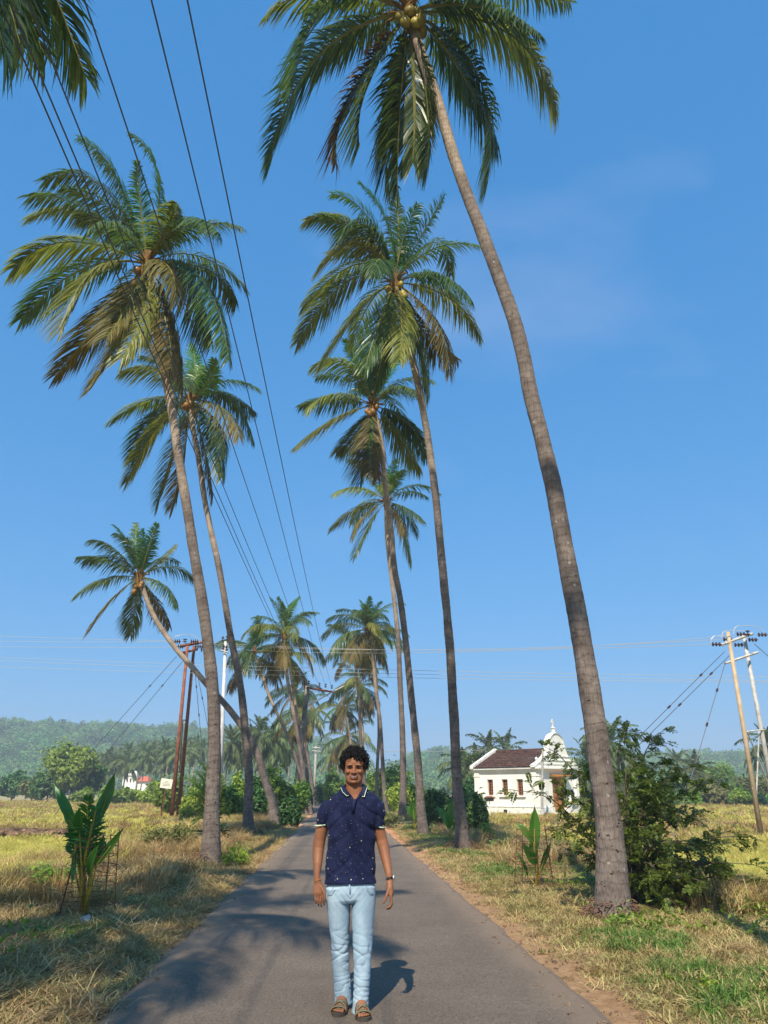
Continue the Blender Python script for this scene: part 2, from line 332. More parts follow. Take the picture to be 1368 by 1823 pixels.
def asphalt_mat():
    m, t, b = base_mat('asphalt', .8, .35); l = t.links.new
    co = N(t, 'ShaderNodeTexCoord')
    def nz(s, d=6, r=.6, v=None):
        n = N(t, 'ShaderNodeTexNoise'); n.inputs['Scale'].default_value = s; n.inputs['Detail'].default_value = d; n.inputs['Roughness'].default_value = r
        l(v or co.outputs['Object'], n.inputs['Vector']); return n.outputs[0]
    rp = N(t, 'ShaderNodeValToRGB'); e = rp.color_ramp.elements; e[0].position = .3; e[0].color = (.125, .094, .068, 1); e[1].position = .72; e[1].color = (.185, .145, .108, 1)
    l(nz(.9, 6, .7), rp.inputs[0])
    g = N(t, 'ShaderNodeValToRGB'); e = g.color_ramp.elements; e[0].position = .32; e[0].color = (.2, .2, .2, 1); e[1].position = .68; e[1].color = (1.85, 1.85, 1.85, 1)
    l(nz(55, 5, .85), g.inputs[0])
    mx = N(t, 'ShaderNodeMix', data_type='RGBA', blend_type='MULTIPLY'); mx.inputs[0].default_value = .85; l(rp.outputs[0], mx.inputs[6]); l(g.outputs[0], mx.inputs[7])
    # pale chips pressed into the surface
    vo = N(t, 'ShaderNodeTexVoronoi'); vo.inputs['Scale'].default_value = 22; l(co.outputs['Object'], vo.inputs['Vector'])
    cr = N(t, 'ShaderNodeMapRange'); cr.inputs[1].default_value = .13; cr.inputs[2].default_value = .08; l(vo.outputs['Distance'], cr.inputs[0])
    sel = N(t, 'ShaderNodeSeparateColor'); l(vo.outputs['Color'], sel.inputs[0]); gt = N(t, 'ShaderNodeMath', operation='GREATER_THAN'); gt.inputs[1].default_value = .88; l(sel.outputs[0], gt.inputs[0])
    mu = N(t, 'ShaderNodeMath', operation='MULTIPLY'); l(cr.outputs[0], mu.inputs[0]); l(gt.outputs[0], mu.inputs[1])
    m2 = N(t, 'ShaderNodeMix', data_type='RGBA'); l(mu.outputs[0], m2.inputs[0]); l(mx.outputs[2], m2.inputs[6]); m2.inputs[7].default_value = (.36, .32, .28, 1)
    # dust towards the edges
    ea = N(t, 'ShaderNodeAttribute', attribute_name='edge').outputs['Fac']
    ad = N(t, 'ShaderNodeMath', operation='ADD'); l(ea, ad.inputs[0]); l(nz(3.5, 8, .7), ad.inputs[1])
    er = N(t, 'ShaderNodeMapRange'); er.inputs[1].default_value = .95; er.inputs[2].default_value = 1.5; er.inputs[4].default_value = .75; l(ad.outputs[0], er.inputs[0])
    m3 = N(t, 'ShaderNodeMix', data_type='RGBA'); l(er.outputs[0], m3.inputs[0]); l(m2.outputs[2], m3.inputs[6]); m3.inputs[7].default_value = (.25, .18, .12, 1)
    l(m3.outputs[2], b.inputs['Base Color'])
    bp = N(t, 'ShaderNodeBump'); bp.inputs['Distance'].default_value = .012; l(nz(70, 4, .85), bp.inputs['Height']); l(bp.outputs[0], b.inputs['Normal'])
    return m

# ------------------------------------------------------------------ the setting: ground, road, hills
us = np.concatenate([-np.geomspace(900, 12, 26), np.arange(-11, -5, .5), np.arange(-5, 5.01, .16), np.arange(5.5, 11, .5), np.geomspace(12, 900, 26)])
ys = np.concatenate([-np.geomspace(300, 6, 14), np.arange(-5, 3, 1), np.arange(3, 20, .25), np.arange(20, 60, 1), np.geomspace(60, 900, 40)])
U, Yg = np.meshgrid(us, ys); X = U+xr(Yg); Z = gz(X, Yg)
nu, ny = len(us), len(ys)
V = np.stack([X, Yg, Z], -1).reshape(-1, 3)
F = [(j*nu+i, j*nu+i+1, (j+1)*nu+i+1, (j+1)*nu+i) for j in range(ny-1) for i in range(nu-1)]
me = quads_mesh('ground', V, F, mat=ground_mat(), sm=True)
au = np.abs(U).reshape(-1); yy = Yg.reshape(-1)
def attr(me, n, v): a = me.attributes.new(n, 'FLOAT', 'POINT'); a.data.foreach_set('value', np.asarray(v, np.float32).reshape(-1))
ur = U.reshape(-1)
attr(me, 'dirt', np.where(ur > 0, 1-smooth(1.85, 2.6, au), 1-smooth(1.75, 2.3, au))*.75)
attr(me, 'red', smooth(14, 30, yy))
attr(me, 'field', smooth(4.0, 7.5, au))
tag(link('ground', me), kind='structure')

ry = np.concatenate([np.arange(-12, 30, .3), np.arange(30, 130, 2)])
ru = np.array([-1.16, -1.0, -.93, -.8, -.5, 0, .5, .8, .93, 1.0, 1.16])*HW
V = []
for y in ry:
    for k, u in enumerate(ru):
        e = abs(u) >= HW*.99
        j = (noise.noise((y*1.3, 3*np.sign(u), 0))*.09+noise.noise((y*5, 9*np.sign(u), 0))*.06) if e else 0
        z = .052-.012*(u/HW)**2 if abs(u) < HW*1.05 else -.08
        V.append((float(xr(y))+u+j, y, z))
V = np.array(V); k = len(ru)
me = quads_mesh('road', V, [(a*k+b, a*k+b+1, (a+1)*k+b+1, (a+1)*k+b) for a in range(len(ry)-1) for b in range(k-1)], mat=asphalt_mat())
attr(me, 'edge', np.tile(smooth(.6, 1.0, np.abs(ru/HW)), len(ry)))
tag(link('road', me), kind='structure')

# hills: ridge height given by bearing
ridge_px = [(-2500, 1330), (-600, 1290), (0, 1303), (120, 1306), (250, 1310), (330, 1314), (480, 1318), (560, 1330), (620, 1345), (680, 1392), (705, 1372), (740, 1357), (785, 1350), (830, 1360), (880, 1372), (960, 1375), (1060, 1362), (1150, 1358), (1240, 1356), (1368, 1356), (2000, 1345), (4000, 1330)]
rx_ = np.array([(a-684)/1391 for a, b in ridge_px]); rh_ = np.array([(1407-b)/1391*620+1.5 for a, b in ridge_px])
def hz(x, y):
    az = x/np.maximum(y, 1); H = np.interp(az, rx_, rh_)
    H = H*smooth(330, 600, y)*(1-.35*smooth(660, 900, y))
    return H
hx = np.linspace(-1100, 1100, 180); hy = np.linspace(310, 880, 40); HX, HY = np.meshgrid(hx, hy)
HZ = hz(HX, HY)-1.5+np.array([[noise.noise((a*.012, b*.012, 0))*4+noise.noise((a*.04, b*.04, 3))*1.5 for a in hx] for b in hy])*smooth(330, 420, HY)
V = np.stack([HX, HY, HZ], -1).reshape(-1, 3)
M['hill_soil'] = noise_mat('hill_soil', (.035, .06, .02), (.07, .1, .035), .05, .95, .1)
me = quads_mesh('hills', V, [(j*180+i, j*180+i+1, (j+1)*180+i+1, (j+1)*180+i) for j in range(39) for i in range(179)], mat=M['hill_soil'], sm=True)
tag(link('hills', me), kind='structure')

# ------------------------------------------------------------------ foliage generators
def leaf_cloud(lobes, n, size, flat_=.0, seed=0, mat=None, name='crown', shell=.45, aspect=.55):
    """leaves spread through the outer part of a set of ellipsoidal lobes (c, r)"""
    r_ = np.random.default_rng(seed)
    vol = np.array([np.prod(np.array(b))**(2/3) for a, b in lobes]); vol /= vol.sum()
    idx = r_.choice(len(lobes), n, p=vol)
    c = np.array([a for a, b in lobes], float)[idx]; rr = np.array([b for a, b in lobes], float)[idx]
    d = r_.normal(size=(n, 3)); d /= np.linalg.norm(d, axis=1)[:, None]
    rad = (1-shell*r_.random(n)**1.4)
    rad = np.where(r_.random(n) < .07, r_.uniform(1, 1.3, n), rad)
    lump = 1+.16*np.sin(d[:, 0]*7+idx)+.14*np.sin(d[:, 1]*8+idx*2)+.12*np.sin(d[:, 2]*9+idx*3)
    p = c+d*rr*(rad*lump)[:, None]
    nrm = d+r_.normal(size=(n, 3))*.55; nrm[:, 2] += .35; nrm /= np.linalg.norm(nrm, axis=1)[:, None]
    a = np.cross(nrm, r_.normal(size=(n, 3))); a /= np.linalg.norm(a, axis=1)[:, None]; b = np.cross(nrm, a)
    s = size*(.55+.9*r_.random(n))[:, None]
    V = np.stack([p-a*s, p-b*s*aspect+nrm*s*.18, p+a*s-nrm*s*.25, p+b*s*aspect+nrm*s*.18], 1).reshape(-1, 3)
    F = np.arange(n*4).reshape(n, 4); F = np.concatenate([F[:, [0, 1, 2]], F[:, [0, 2, 3]]])
    rnd = np.repeat(np.clip(r_.normal(.5, .22, n)+.12*np.sin(idx*1.7), 0, 1), 4)
    return quads_mesh(name, V, F, rnd, mat)
def lobes_bush(w, h, d, k, seed, base=.0):
    r_ = np.random.default_rng(seed); o = []
    for i in range(k):
        t = r_.random(); a = r_.random()*2*math.pi; q = math.sqrt(r_.random())*.62
        s = .30+.2*r_.random(); z = base+h*(.22+.52*t*(1-q*.6))
        o.append(((w/2*q*math.cos(a), d/2*q*math.sin(a), z), (w/2*s*1.15, d/2*s*1.15, h*s*.62)))
    return o

def gn_scatter(name, pts, rot, scl, idx, meshes, label=None, cat=None):
    """one object whose points carry instances of the given meshes"""
    me = bpy.data.meshes.new(name); me.from_pydata(np.asarray(pts).tolist(), [], [])
    a = me.attributes.new('rot', 'FLOAT_VECTOR', 'POINT'); a.data.foreach_set('vector', np.asarray(rot, np.float32).reshape(-1))
    a = me.attributes.new('scl', 'FLOAT_VECTOR', 'POINT'); a.data.foreach_set('vector', np.asarray(scl, np.float32).reshape(-1))
    a = me.attributes.new('idx', 'INT', 'POINT'); a.data.foreach_set('value', np.asarray(idx, np.int32))
    o = bpy.data.objects.new(name, me); COL.objects.link(o)
    c = bpy.data.collections.new(name+'_kinds')
    for i, m_ in enumerate(meshes): c.objects.link(bpy.data.objects.new('%s_kind_%02d' % (name, i), m_))
    g = bpy.data.node_groups.new(name, 'GeometryNodeTree')
    g.interface.new_socket('Geometry', in_out='INPUT', socket_type='NodeSocketGeometry'); g.interface.new_socket('Geometry', in_out='OUTPUT', socket_type='NodeSocketGeometry')
    gi = g.nodes.new('NodeGroupInput'); go = g.nodes.new('NodeGroupOutput')
    ip = g.nodes.new('GeometryNodeInstanceOnPoints'); ci = g.nodes.new('GeometryNodeCollectionInfo')
    ci.inputs[0].default_value = c; ci.inputs['Separate Children'].default_value = True; ci.inputs['Reset Children'].default_value = True
    def na(n, t): x = g.nodes.new('GeometryNodeInputNamedAttribute'); x.data_type = t; x.inputs[0].default_value = n; return x.outputs[0]
    g.links.new(gi.outputs[0], ip.inputs['Points']); g.links.new(ci.outputs[0], ip.inputs['Instance'])
    ip.inputs['Pick Instance'].default_value = True
    g.links.new(na('idx', 'INT'), ip.inputs['Instance Index'])
    e = g.nodes.new('FunctionNodeEulerToRotation'); g.links.new(na('rot', 'FLOAT_VECTOR'), e.inputs[0]); g.links.new(e.outputs[0], ip.inputs['Rotation'])
    g.links.new(na('scl', 'FLOAT_VECTOR'), ip.inputs['Scale']); g.links.new(ip.outputs[0], go.inputs[0])
    md = o.modifiers.new('scatter', 'NODES'); md.node_group = g
    tag(o, label, cat, kind='stuff'); return o

# forest on the hills
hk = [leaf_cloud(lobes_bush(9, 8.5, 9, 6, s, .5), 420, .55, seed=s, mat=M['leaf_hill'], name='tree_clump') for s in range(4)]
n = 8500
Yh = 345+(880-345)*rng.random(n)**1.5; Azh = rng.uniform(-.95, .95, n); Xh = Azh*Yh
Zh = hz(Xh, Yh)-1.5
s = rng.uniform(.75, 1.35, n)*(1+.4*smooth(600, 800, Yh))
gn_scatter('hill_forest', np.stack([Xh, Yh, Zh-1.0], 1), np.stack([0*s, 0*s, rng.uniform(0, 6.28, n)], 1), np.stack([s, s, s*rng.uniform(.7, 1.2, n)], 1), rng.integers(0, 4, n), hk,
           'dense hazy green forest covering the distant hills', 'forest')

# ------------------------------------------------------------------ palm fronds
def frond_mesh(curve, Lmax=.85, nl=70, wid=.036, droop=.55, wind=(0, 0), seed=0, mats=None, twist=0., side=None, fold=.35, name='frond', bare=.16, rw=.03, ragged=0.):
    r_ = np.random.default_rng(seed)
    c = np.asarray(curve, float); seg = np.linalg.norm(np.diff(c, axis=0), axis=1); s = np.concatenate([[0], np.cumsum(seg)]); Lt = s[-1]
    def at(q): return np.stack([np.interp(q*Lt, s, c[:, k]) for k in range(3)], -1)
    q = np.linspace(bare, .995, nl); q = np.repeat(q, 2)+r_.uniform(-.4, .4, 2*nl)*(1-bare)/nl; q = np.clip(q, 0, .995)
    sd = np.tile([1., -1.], nl)
    p0 = at(q); T = at(np.minimum(q+.03, 1))-at(q-.03); T /= np.linalg.norm(T, axis=1)[:, None]+1e-9
    if side is None:
        h = c[-1]-c[0]; h[2] = 0
        side = np.cross(h/(np.linalg.norm(h)+1e-6), (0, 0, 1)) if np.linalg.norm(h) > .2 else np.array((1., 0, 0))
    S = np.asarray(side, float)[None]-T*(T@np.asarray(side, float))[:, None]; S /= np.linalg.norm(S, axis=1)[:, None]+1e-9
    Nn = np.cross(S, T); Nn *= np.where(Nn[:, 2:3] < 0, -1, 1)
    a = twist*(q**1.2)[:, None]; S, Nn = S*np.cos(a)+Nn*np.sin(a), Nn*np.cos(a)-S*np.sin(a)
    prof = np.minimum(1, .45+(q-bare)*2.4)*np.where(q > .55, 1-.68*((q-.55)/.45)**1.25, 1)
    Ln = Lmax*prof*r_.uniform(.88, 1.08, 2*nl)
    if ragged: Ln *= np.where(r_.random(2*nl) < ragged, r_.uniform(.25, .8, 2*nl), 1)
    ang = .38+.62*q+r_.normal(0, .12, 2*nl)
    D = S*(sd*np.cos(ang))[:, None]+T*np.sin(ang)[:, None]+Nn*(fold*r_.uniform(.3, 1.4, 2*nl))[:, None]
    D /= np.linalg.norm(D, axis=1)[:, None]
    gr = np.array((wind[0], wind[1], -1.))*droop; dr = r_.uniform(.75, 1.3, 2*nl)[:, None]
    W = np.cross(D, Nn+S*sd[:, None]*.4+r_.normal(0, .25, (2*nl, 3))); W /= np.linalg.norm(W, axis=1)[:, None]+1e-9
    rows = []; hwid = wid/2*r_.uniform(.8, 1.2, 2*nl)[:, None]
    for t_, w_ in ((0, .45), (.28, 1), (.62, .85)):
        pc = p0+D*(Ln*t_)[:, None]+gr*dr*(Ln*t_**2)[:, None]
        rows += [pc-W*hwid*w_, pc+W*hwid*w_]
    rows.append(p0+D*Ln[:, None]*.97+gr*dr*Ln[:, None])
    V = np.stack(rows, 1).reshape(-1, 3); b = np.arange(2*nl)*7
    F = [tuple(x) for k0 in (0, 2) for x in np.stack([b+k0, b+k0+1, b+k0+3, b+k0+2], 1).tolist()]+[tuple(x) for x in np.stack([b+4, b+5, b+6], 1).tolist()]
    rnd = np.repeat(np.clip(r_.normal(.45, .2, 2*nl)+.15*(q-.5), 0, 1), 7)
    # rachis
    k = 9; qq = np.linspace(0, .99, k); pc = at(qq); rr = rw*(1-qq)**.8+.006
    Tm = np.gradient(pc, axis=0); Tm /= np.linalg.norm(Tm, axis=1)[:, None]; Sm = np.asarray(side)[None]-Tm*(Tm@np.asarray(side))[:, None]; Sm /= np.linalg.norm(Sm, axis=1)[:, None]+1e-9; Nm = np.cross(Sm, Tm)
    rv = np.stack([pc+(Sm*math.cos(t)*1.3+Nm*math.sin(t)*.8)*rr[:, None] for t in (0, 1.57, 3.14, 4.71)], 1).reshape(-1, 3)
    o = len(V); nf = len(F)
    F += [(o+i*4+j, o+i*4+(j+1) % 4, o+i*4+4+(j+1) % 4, o+i*4+4+j) for i in range(k-1) for j in range(4)]
    me = quads_mesh(name, np.concatenate([V, rv]), F, np.concatenate([rnd, np.full(len(rv), .8)]))
    for m_ in mats: me.materials.append(m_)
    mi = np.zeros(len(F), np.int32); mi[nf:] = 1; me.polygons.foreach_set('material_index', mi)
    return me
def canon(e, bend, Ls, k=14):
    t = np.linspace(0, 1, k); pit = np.radians(e-bend*t**1.15); st = Ls/(k-1)
    x = np.concatenate([[0], np.cumsum(np.cos(pit[:-1])*st)]); z = np.concatenate([[0], np.cumsum(np.sin(pit[:-1])*st)])
    return np.stack([x, 0*x, z], 1)
ELS = [(82, 45, 'frond_young'), (66, 85, 'frond_green'), (46, 100, 'frond_green'), (24, 95, 'frond_yellow'), (2, 80, 'frond_green'), (-22, 62, 'frond_old'), (-45, 42, 'frond_old')]
LIB = {}
for hi in (0, 1, 2):          # leaf counts: near, middle, far
    for i, (e, b, mt) in enumerate(ELS):
        for s in range(3 if hi < 2 else 2):
            c = canon(e+4*s, b, (4.1+.25*s)*(.8 if i in (0, 6) else 1))
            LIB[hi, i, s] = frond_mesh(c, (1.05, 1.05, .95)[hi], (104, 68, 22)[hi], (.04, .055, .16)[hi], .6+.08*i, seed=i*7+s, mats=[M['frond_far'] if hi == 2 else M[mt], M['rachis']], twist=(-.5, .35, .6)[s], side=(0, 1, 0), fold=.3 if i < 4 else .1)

def trunk_mesh(pts, r0, r1, hi=1, flare=1.6, top_from=.5):
    """pts: world points base->crown; smooth resample, ring scars and swollen foot"""
    c = np.array([tuple(p) for p in pts]); s = np.concatenate([[0], np.cumsum(np.linalg.norm(np.diff(c, axis=0), axis=1))]); Lt = s[-1]
    n = int(Lt/(.07 if hi == 2 else .25 if hi == 1 else .8))+2; q = np.linspace(0, Lt, n)
    def cr(q_):      # Catmull-Rom through the points
        o = np.zeros((len(q_), 3)); i = np.clip(np.searchsorted(s, q_)-1, 0, len(s)-2); h = s[i+1]-s[i]; t = ((q_-s[i])/h)[:, None]
        m = np.gradient(c, s, axis=0); h = h[:, None]
        return (2*t**3-3*t**2+1)*c[i]+(t**3-2*t**2+t)*h*m[i]+(-2*t**3+3*t**2)*c[i+1]+(t**3-t**2)*h*m[i+1]
    p = cr(q); T = np.gradient(p, axis=0); T /= np.linalg.norm(T, axis=1)[:, None]
    ns = 28 if hi == 2 else 12 if hi == 1 else 6
    r = r1+(r0-r1)*np.exp(-q/(Lt*.42))*(1+.0*q)+r0*(flare-1)*np.exp(-q/.55)
    V = []; rl = random.random()*9
    A = np.array((1., 0, 0)); 
    for i in range(n):
        a = A-T[i]*A.dot(T[i]); a /= np.linalg.norm(a); b = np.cross(T[i], a)
        for j in range(ns):
            t = 2*math.pi*j/ns; rad = r[i]
            if hi == 2:
                ph = (q[i]+.14*noise.noise((math.cos(t)*1.5, math.sin(t)*1.5, q[i]*2+rl)))/.21
                rad += .005*(1-abs(math.sin(ph*math.pi)))**2*1.0+.016*noise.noise((math.cos(t)*1.4, math.sin(t)*1.4, q[i]*1.5+rl))
                rad += .02*max(0, noise.noise((math.cos(t)*4, math.sin(t)*4, q[i]*6+rl))-.25)*(-2 if q[i] < 3 else -.6)
                rad += .05*math.exp(-q[i]/.2)*noise.noise((math.cos(t)*5, math.sin(t)*5, rl))
            elif hi == 1: rad += .012*noise.noise((math.cos(t)*1.4, math.sin(t)*1.4, q[i]*2.5+rl))
            V.append(p[i]+a*math.cos(t)*rad+b*math.sin(t)*rad)
    V = np.array(V); F = [(i*ns+j, i*ns+(j+1) % ns, (i+1)*ns+(j+1) % ns, (i+1)*ns+j) for i in range(n-1) for j in range(ns)]
    F.append(tuple((n-1)*ns+j for j in range(ns)))
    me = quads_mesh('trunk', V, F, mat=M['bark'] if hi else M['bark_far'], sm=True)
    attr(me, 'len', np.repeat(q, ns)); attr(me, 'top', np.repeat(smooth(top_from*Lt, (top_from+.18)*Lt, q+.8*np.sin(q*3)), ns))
    return me

def palm(base, tr, crown, Y0, Y1, r0, r1, label, group='coconut palms lining the road', fr=[], nproc=10, hi=1, L0=4.3, nuts=0, wind=(-.25, 0), seed=0, top_from=.5, flare=1.6, scale=1., els=None, nutmat='coconut', deads=(), trunk_hi=None):
    """tr: list of trunk pixels above the base; plane distance goes from Y0 at the foot to Y1 at the crown"""
    r_ = np.random.default_rng(seed)
    py0, py1 = base[1], crown[1]
    b = P(base[0], base[1], Y0); b.z = gzf(b.x, b.y)-.05
    pts = [Vector((0, 0, 0))]
    for (px, py) in list(tr)+[crown]:
        f = (py0-py)/(py0-py1); pts.append(P(px, py, Y0+(Y1-Y0)*f)-b)
    root = empty('coconut_palm', b, label, 'palm tree', group)
    me = trunk_mesh(pts, r0, r1, trunk_hi if trunk_hi is not None else (2 if hi == 0 else 1), flare, top_from); link('trunk', me, root)
    C = pts[-1]; used = []
    for i, (mx_, my_, tx_, ty_, kind) in enumerate(fr):
        pl = (P(tx_, ty_, Y1)-b-C).length; off = math.sqrt(max(0, L0**2-pl**2))*.5*(1 if i % 2 else -1)
        if kind.startswith('-'): off = -abs(off); kind = kind[1:]      # towards the camera
        if kind.startswith('+'): off = abs(off); kind = kind[1:]
        Tw = P(tx_, ty_, Y1+off)-b; Mw = P(mx_, my_, Y1+off*.5)-b
        t = np.linspace(0, 1, 14)[:, None]; a, m_, e = [np.array(tuple(q)) for q in (C, Mw, Tw)]
        cv = a*(1-t)*(1-2*t)+4*m_*t*(1-t)+e*t*(2*t-1)
        kk = {'g': 'frond_green', 'y': 'frond_yellow', 'o': 'frond_old', 'n': 'frond_young', 'd': 'frond_dead'}[kind]
        me = frond_mesh(cv-a, -.04+.93*scale, 118 if hi == 0 else 74, .043 if hi == 0 else .055, .45 if kind == 'n' else .85, wind, seed*50+i, [M[kk], M['rachis']], twist=r_.uniform(-.5, .5), fold=.25, ragged=.6 if kind == 'd' else .08)
        link('frond', me, root, loc=C)
    ga = r_.random()*6
    for i in range(nproc):
        k = els[i % len(els)] if els else int(i*7/nproc)
        o = link('frond', LIB[1 if hi == 0 else hi, k, int(r_.integers(0, 3 if hi < 2 else 2))], root, loc=C)
        o.rotation_euler.z = ga+i*2.4; o.scale = [scale*(.78 if fr else 1)*L0/4.3*r_.uniform(.85, 1.08)]*3
    # fibre sheath
    mb = MB()
    mb.tube([C-Vector((0, 0, .55)), C-Vector((0, 0, .2)), C+Vector((0, 0, .3)), C+Vector((0, 0, .8))], [r1*1.05, r1*1.9, r1*1.7, .04], 9, wob=.15)
    for i in range(14 if hi < 2 else 0):
        a = r_.random()*6.28; d = Vector((math.cos(a), math.sin(a), r_.uniform(-.2, .9))).normalized()
        mb.tube([C, C+d*.35, C+d*.62+Vector((0, 0, -.12))], [.05, .035, .008], 4)
    mb.build('crown_fibre', M['fibre'], root)
    if nuts:
        cm = MB().ell((0, 0, 0), (.11, .11, .145)).mesh('coconut', True); cm.materials.append(M[nutmat])
        for i in range(nuts):
            a = r_.random()*6.28; z = r_.uniform(-.75, -.15)
            o = link('coconut', cm, root, loc=C+Vector((math.cos(a)*(.22+.12*r_.random()), math.sin(a)*(.22+.12*r_.random()), z)))
            o.rotation_euler = (r_.uniform(-.5, .5), r_.uniform(-.5, .5), a); o.scale = [r_.uniform(.85, 1.2)]*3
    return root

# ------------------------------------------------------------------ palms along the road
palm((1093, 1640), [(1089, 1560), (1086, 1498), (1074, 1395), (1057, 1270), (1037, 1150), (1010, 1000), (982, 850), (945, 700), (924, 600), (872, 450), (815, 300), (785, 200), (752, 100)], (728, 22), 10.2, 10.9, .165, .10,
     'nearest and tallest palm on the right, its trunk sweeping left to a coconut-laden crown', hi=0, L0=4.3, nuts=15, seed=1, nproc=8, els=[0, 1, 2, 3, 2, 1, 3, 2], top_from=.62, flare=1.62, fr=[
     (570, 95, 480, 290, '-g'), (620, 60, 560, 130, 'g'), (655, 150, 640, 262, 'g'), (625, 170, 598, 292, 'd'), (712, 190, 708, 345, '-g'), (694, 200, 690, 330, '-g'), (760, 170, 760, 300, '+g'), (738, 170, 735, 290, 'g'),
     (850, 130, 868, 330, '-g'), (810, 110, 885, 260, 'g'), (900, 55, 990, 195, 'y'), (880, -15, 1015, 5, 'g'), (840, 10, 960, 60, 'g'), (630, -20, 545, 20, 'g'), (600, -10, 520, 160, 'g'), (700, -60, 640, -90, 'g'), (780, -70, 860, -100, 'g')])
palm((824, 1515), [(821, 1460), (815, 1400), (808, 1270), (801, 1150), (787, 1000), (772, 850), (757, 750), (737, 650), (723, 590)], (704, 503), 21.3, 20.5, .15, .10,
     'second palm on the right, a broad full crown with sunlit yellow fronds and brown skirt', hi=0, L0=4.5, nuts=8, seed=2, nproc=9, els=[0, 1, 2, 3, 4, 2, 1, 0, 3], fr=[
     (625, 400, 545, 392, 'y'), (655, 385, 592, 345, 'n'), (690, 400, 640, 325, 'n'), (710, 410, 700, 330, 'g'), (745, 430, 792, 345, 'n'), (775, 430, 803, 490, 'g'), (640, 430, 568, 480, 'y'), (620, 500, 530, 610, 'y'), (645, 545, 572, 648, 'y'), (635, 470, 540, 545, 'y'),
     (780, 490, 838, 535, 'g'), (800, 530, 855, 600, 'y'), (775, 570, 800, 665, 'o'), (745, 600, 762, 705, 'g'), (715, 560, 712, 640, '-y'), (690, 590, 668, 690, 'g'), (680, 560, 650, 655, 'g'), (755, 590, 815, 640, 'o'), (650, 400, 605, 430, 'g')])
palm((755, 1487), [(749, 1440), (747, 1394), (740, 1312), (731, 1225), (722, 1137), (710, 1049), (704, 1020), (697, 950), (685, 850), (679, 790)], (664, 722), 28, 27, .15, .10,
     'third palm on the right with a drooping dead orange frond below the crown', hi=0, L0=4.4, nuts=6, nutmat='coconut_orange', seed=3, nproc=9, els=[0, 1, 2, 3, 2, 1, 0, 4, 1], fr=[
     (620, 650, 558, 652, 'y'), (600, 710, 535, 722, 'g'), (598, 745, 528, 795, 'y'), (635, 770, 600, 805, 'g'), (650, 790, 642, 860, 'g'), (705, 770, 748, 838, 'y'), (710, 690, 748, 705, 'g'), (695, 655, 722, 640, 'n'), (640, 650, 615, 605, 'n'), (668, 790, 672, 850, 'd'), (660, 790, 660, 840, 'o'), (715, 745, 750, 785, 'g')])
palm((717, 1460), [(718, 1400), (717, 1312), (713, 1225), (709, 1137), (700, 1049), (694, 1000), (689, 950)], (688, 893), 43, 42, .20, .115,
     'fourth palm on the right with an upright grey trunk and a small leafy crown', hi=1, L0=4.4, seed=4, nproc=9, fr=[
     (640, 868, 594, 880, 'y'), (635, 905, 588, 942, 'y'), (660, 930, 630, 992, 'g'), (725, 875, 762, 885, 'g'), (725, 905, 755, 928, 'g'), (715, 935, 732, 1005, 'y'), (700, 860, 720, 838, 'n'), (665, 860, 638, 830, 'n')])
palm((688, 1425), [(684, 1400), (680, 1330), (677, 1283), (669, 1225), (666, 1184)], (655, 1122), 54, 53, .16, .11, 'palm with a dense round crown right behind the standing man', hi=1, L0=3.5, seed=5, nproc=30, els=[0, 1, 2, 3, 4, 5, 6, 1, 2, 3, 5, 4])
palm((671, 1425), [(672, 1370), (675, 1300), (672, 1240), (669, 1190)], (662, 1140), 60, 60, .15, .10, 'straight dark palm trunk half hidden behind a paler one, right of the road', hi=1, L0=3.4, seed=6, nproc=14)
palm((652, 1425), [(648, 1370), (643, 1324), (640, 1260), (635, 1200)], (630, 1160), 64, 63, .15, .10, 'thin palm above the man with yellowish fronds in a ragged crown', hi=1, L0=3.3, seed=7, nproc=17, els=[1, 3, 3, 4, 5, 6, 5, 2])
palm((648, 1425), [(647, 1370), (646, 1300), (642, 1250)], (640, 1222), 72, 72, .15, .10, 'palm with a drooping yellow-green crown just under a larger crown', hi=1, L0=3.6, seed=8, nproc=22, els=[2, 3, 3, 4, 5, 6, 1])
palm((640, 1422), [(636, 1380), (626, 1330), (618, 1283)], (612, 1262), 85, 85, .15, .10, 'small far palm leaning left above the man\'s hair', hi=1, L0=3.6, seed=9, nproc=20, els=[2, 3, 3, 4, 5, 6, 1])
palm((632, 1420), [(628, 1380), (622, 1350)], (618, 1312), 100, 100, .16, .11, 'farthest palm of the right row, its shaggy hanging crown beside the man\'s hair', hi=1, L0=4.2, seed=10, nproc=24, els=[1, 3, 4, 5, 6, 5])
palm((606, 1420), [(604, 1390)], (598, 1345), 125, 125, .16, .11, 'small dark palm crown low behind the man\'s shoulder, left of his hair', hi=1, L0=3.8, seed=19, nproc=14)

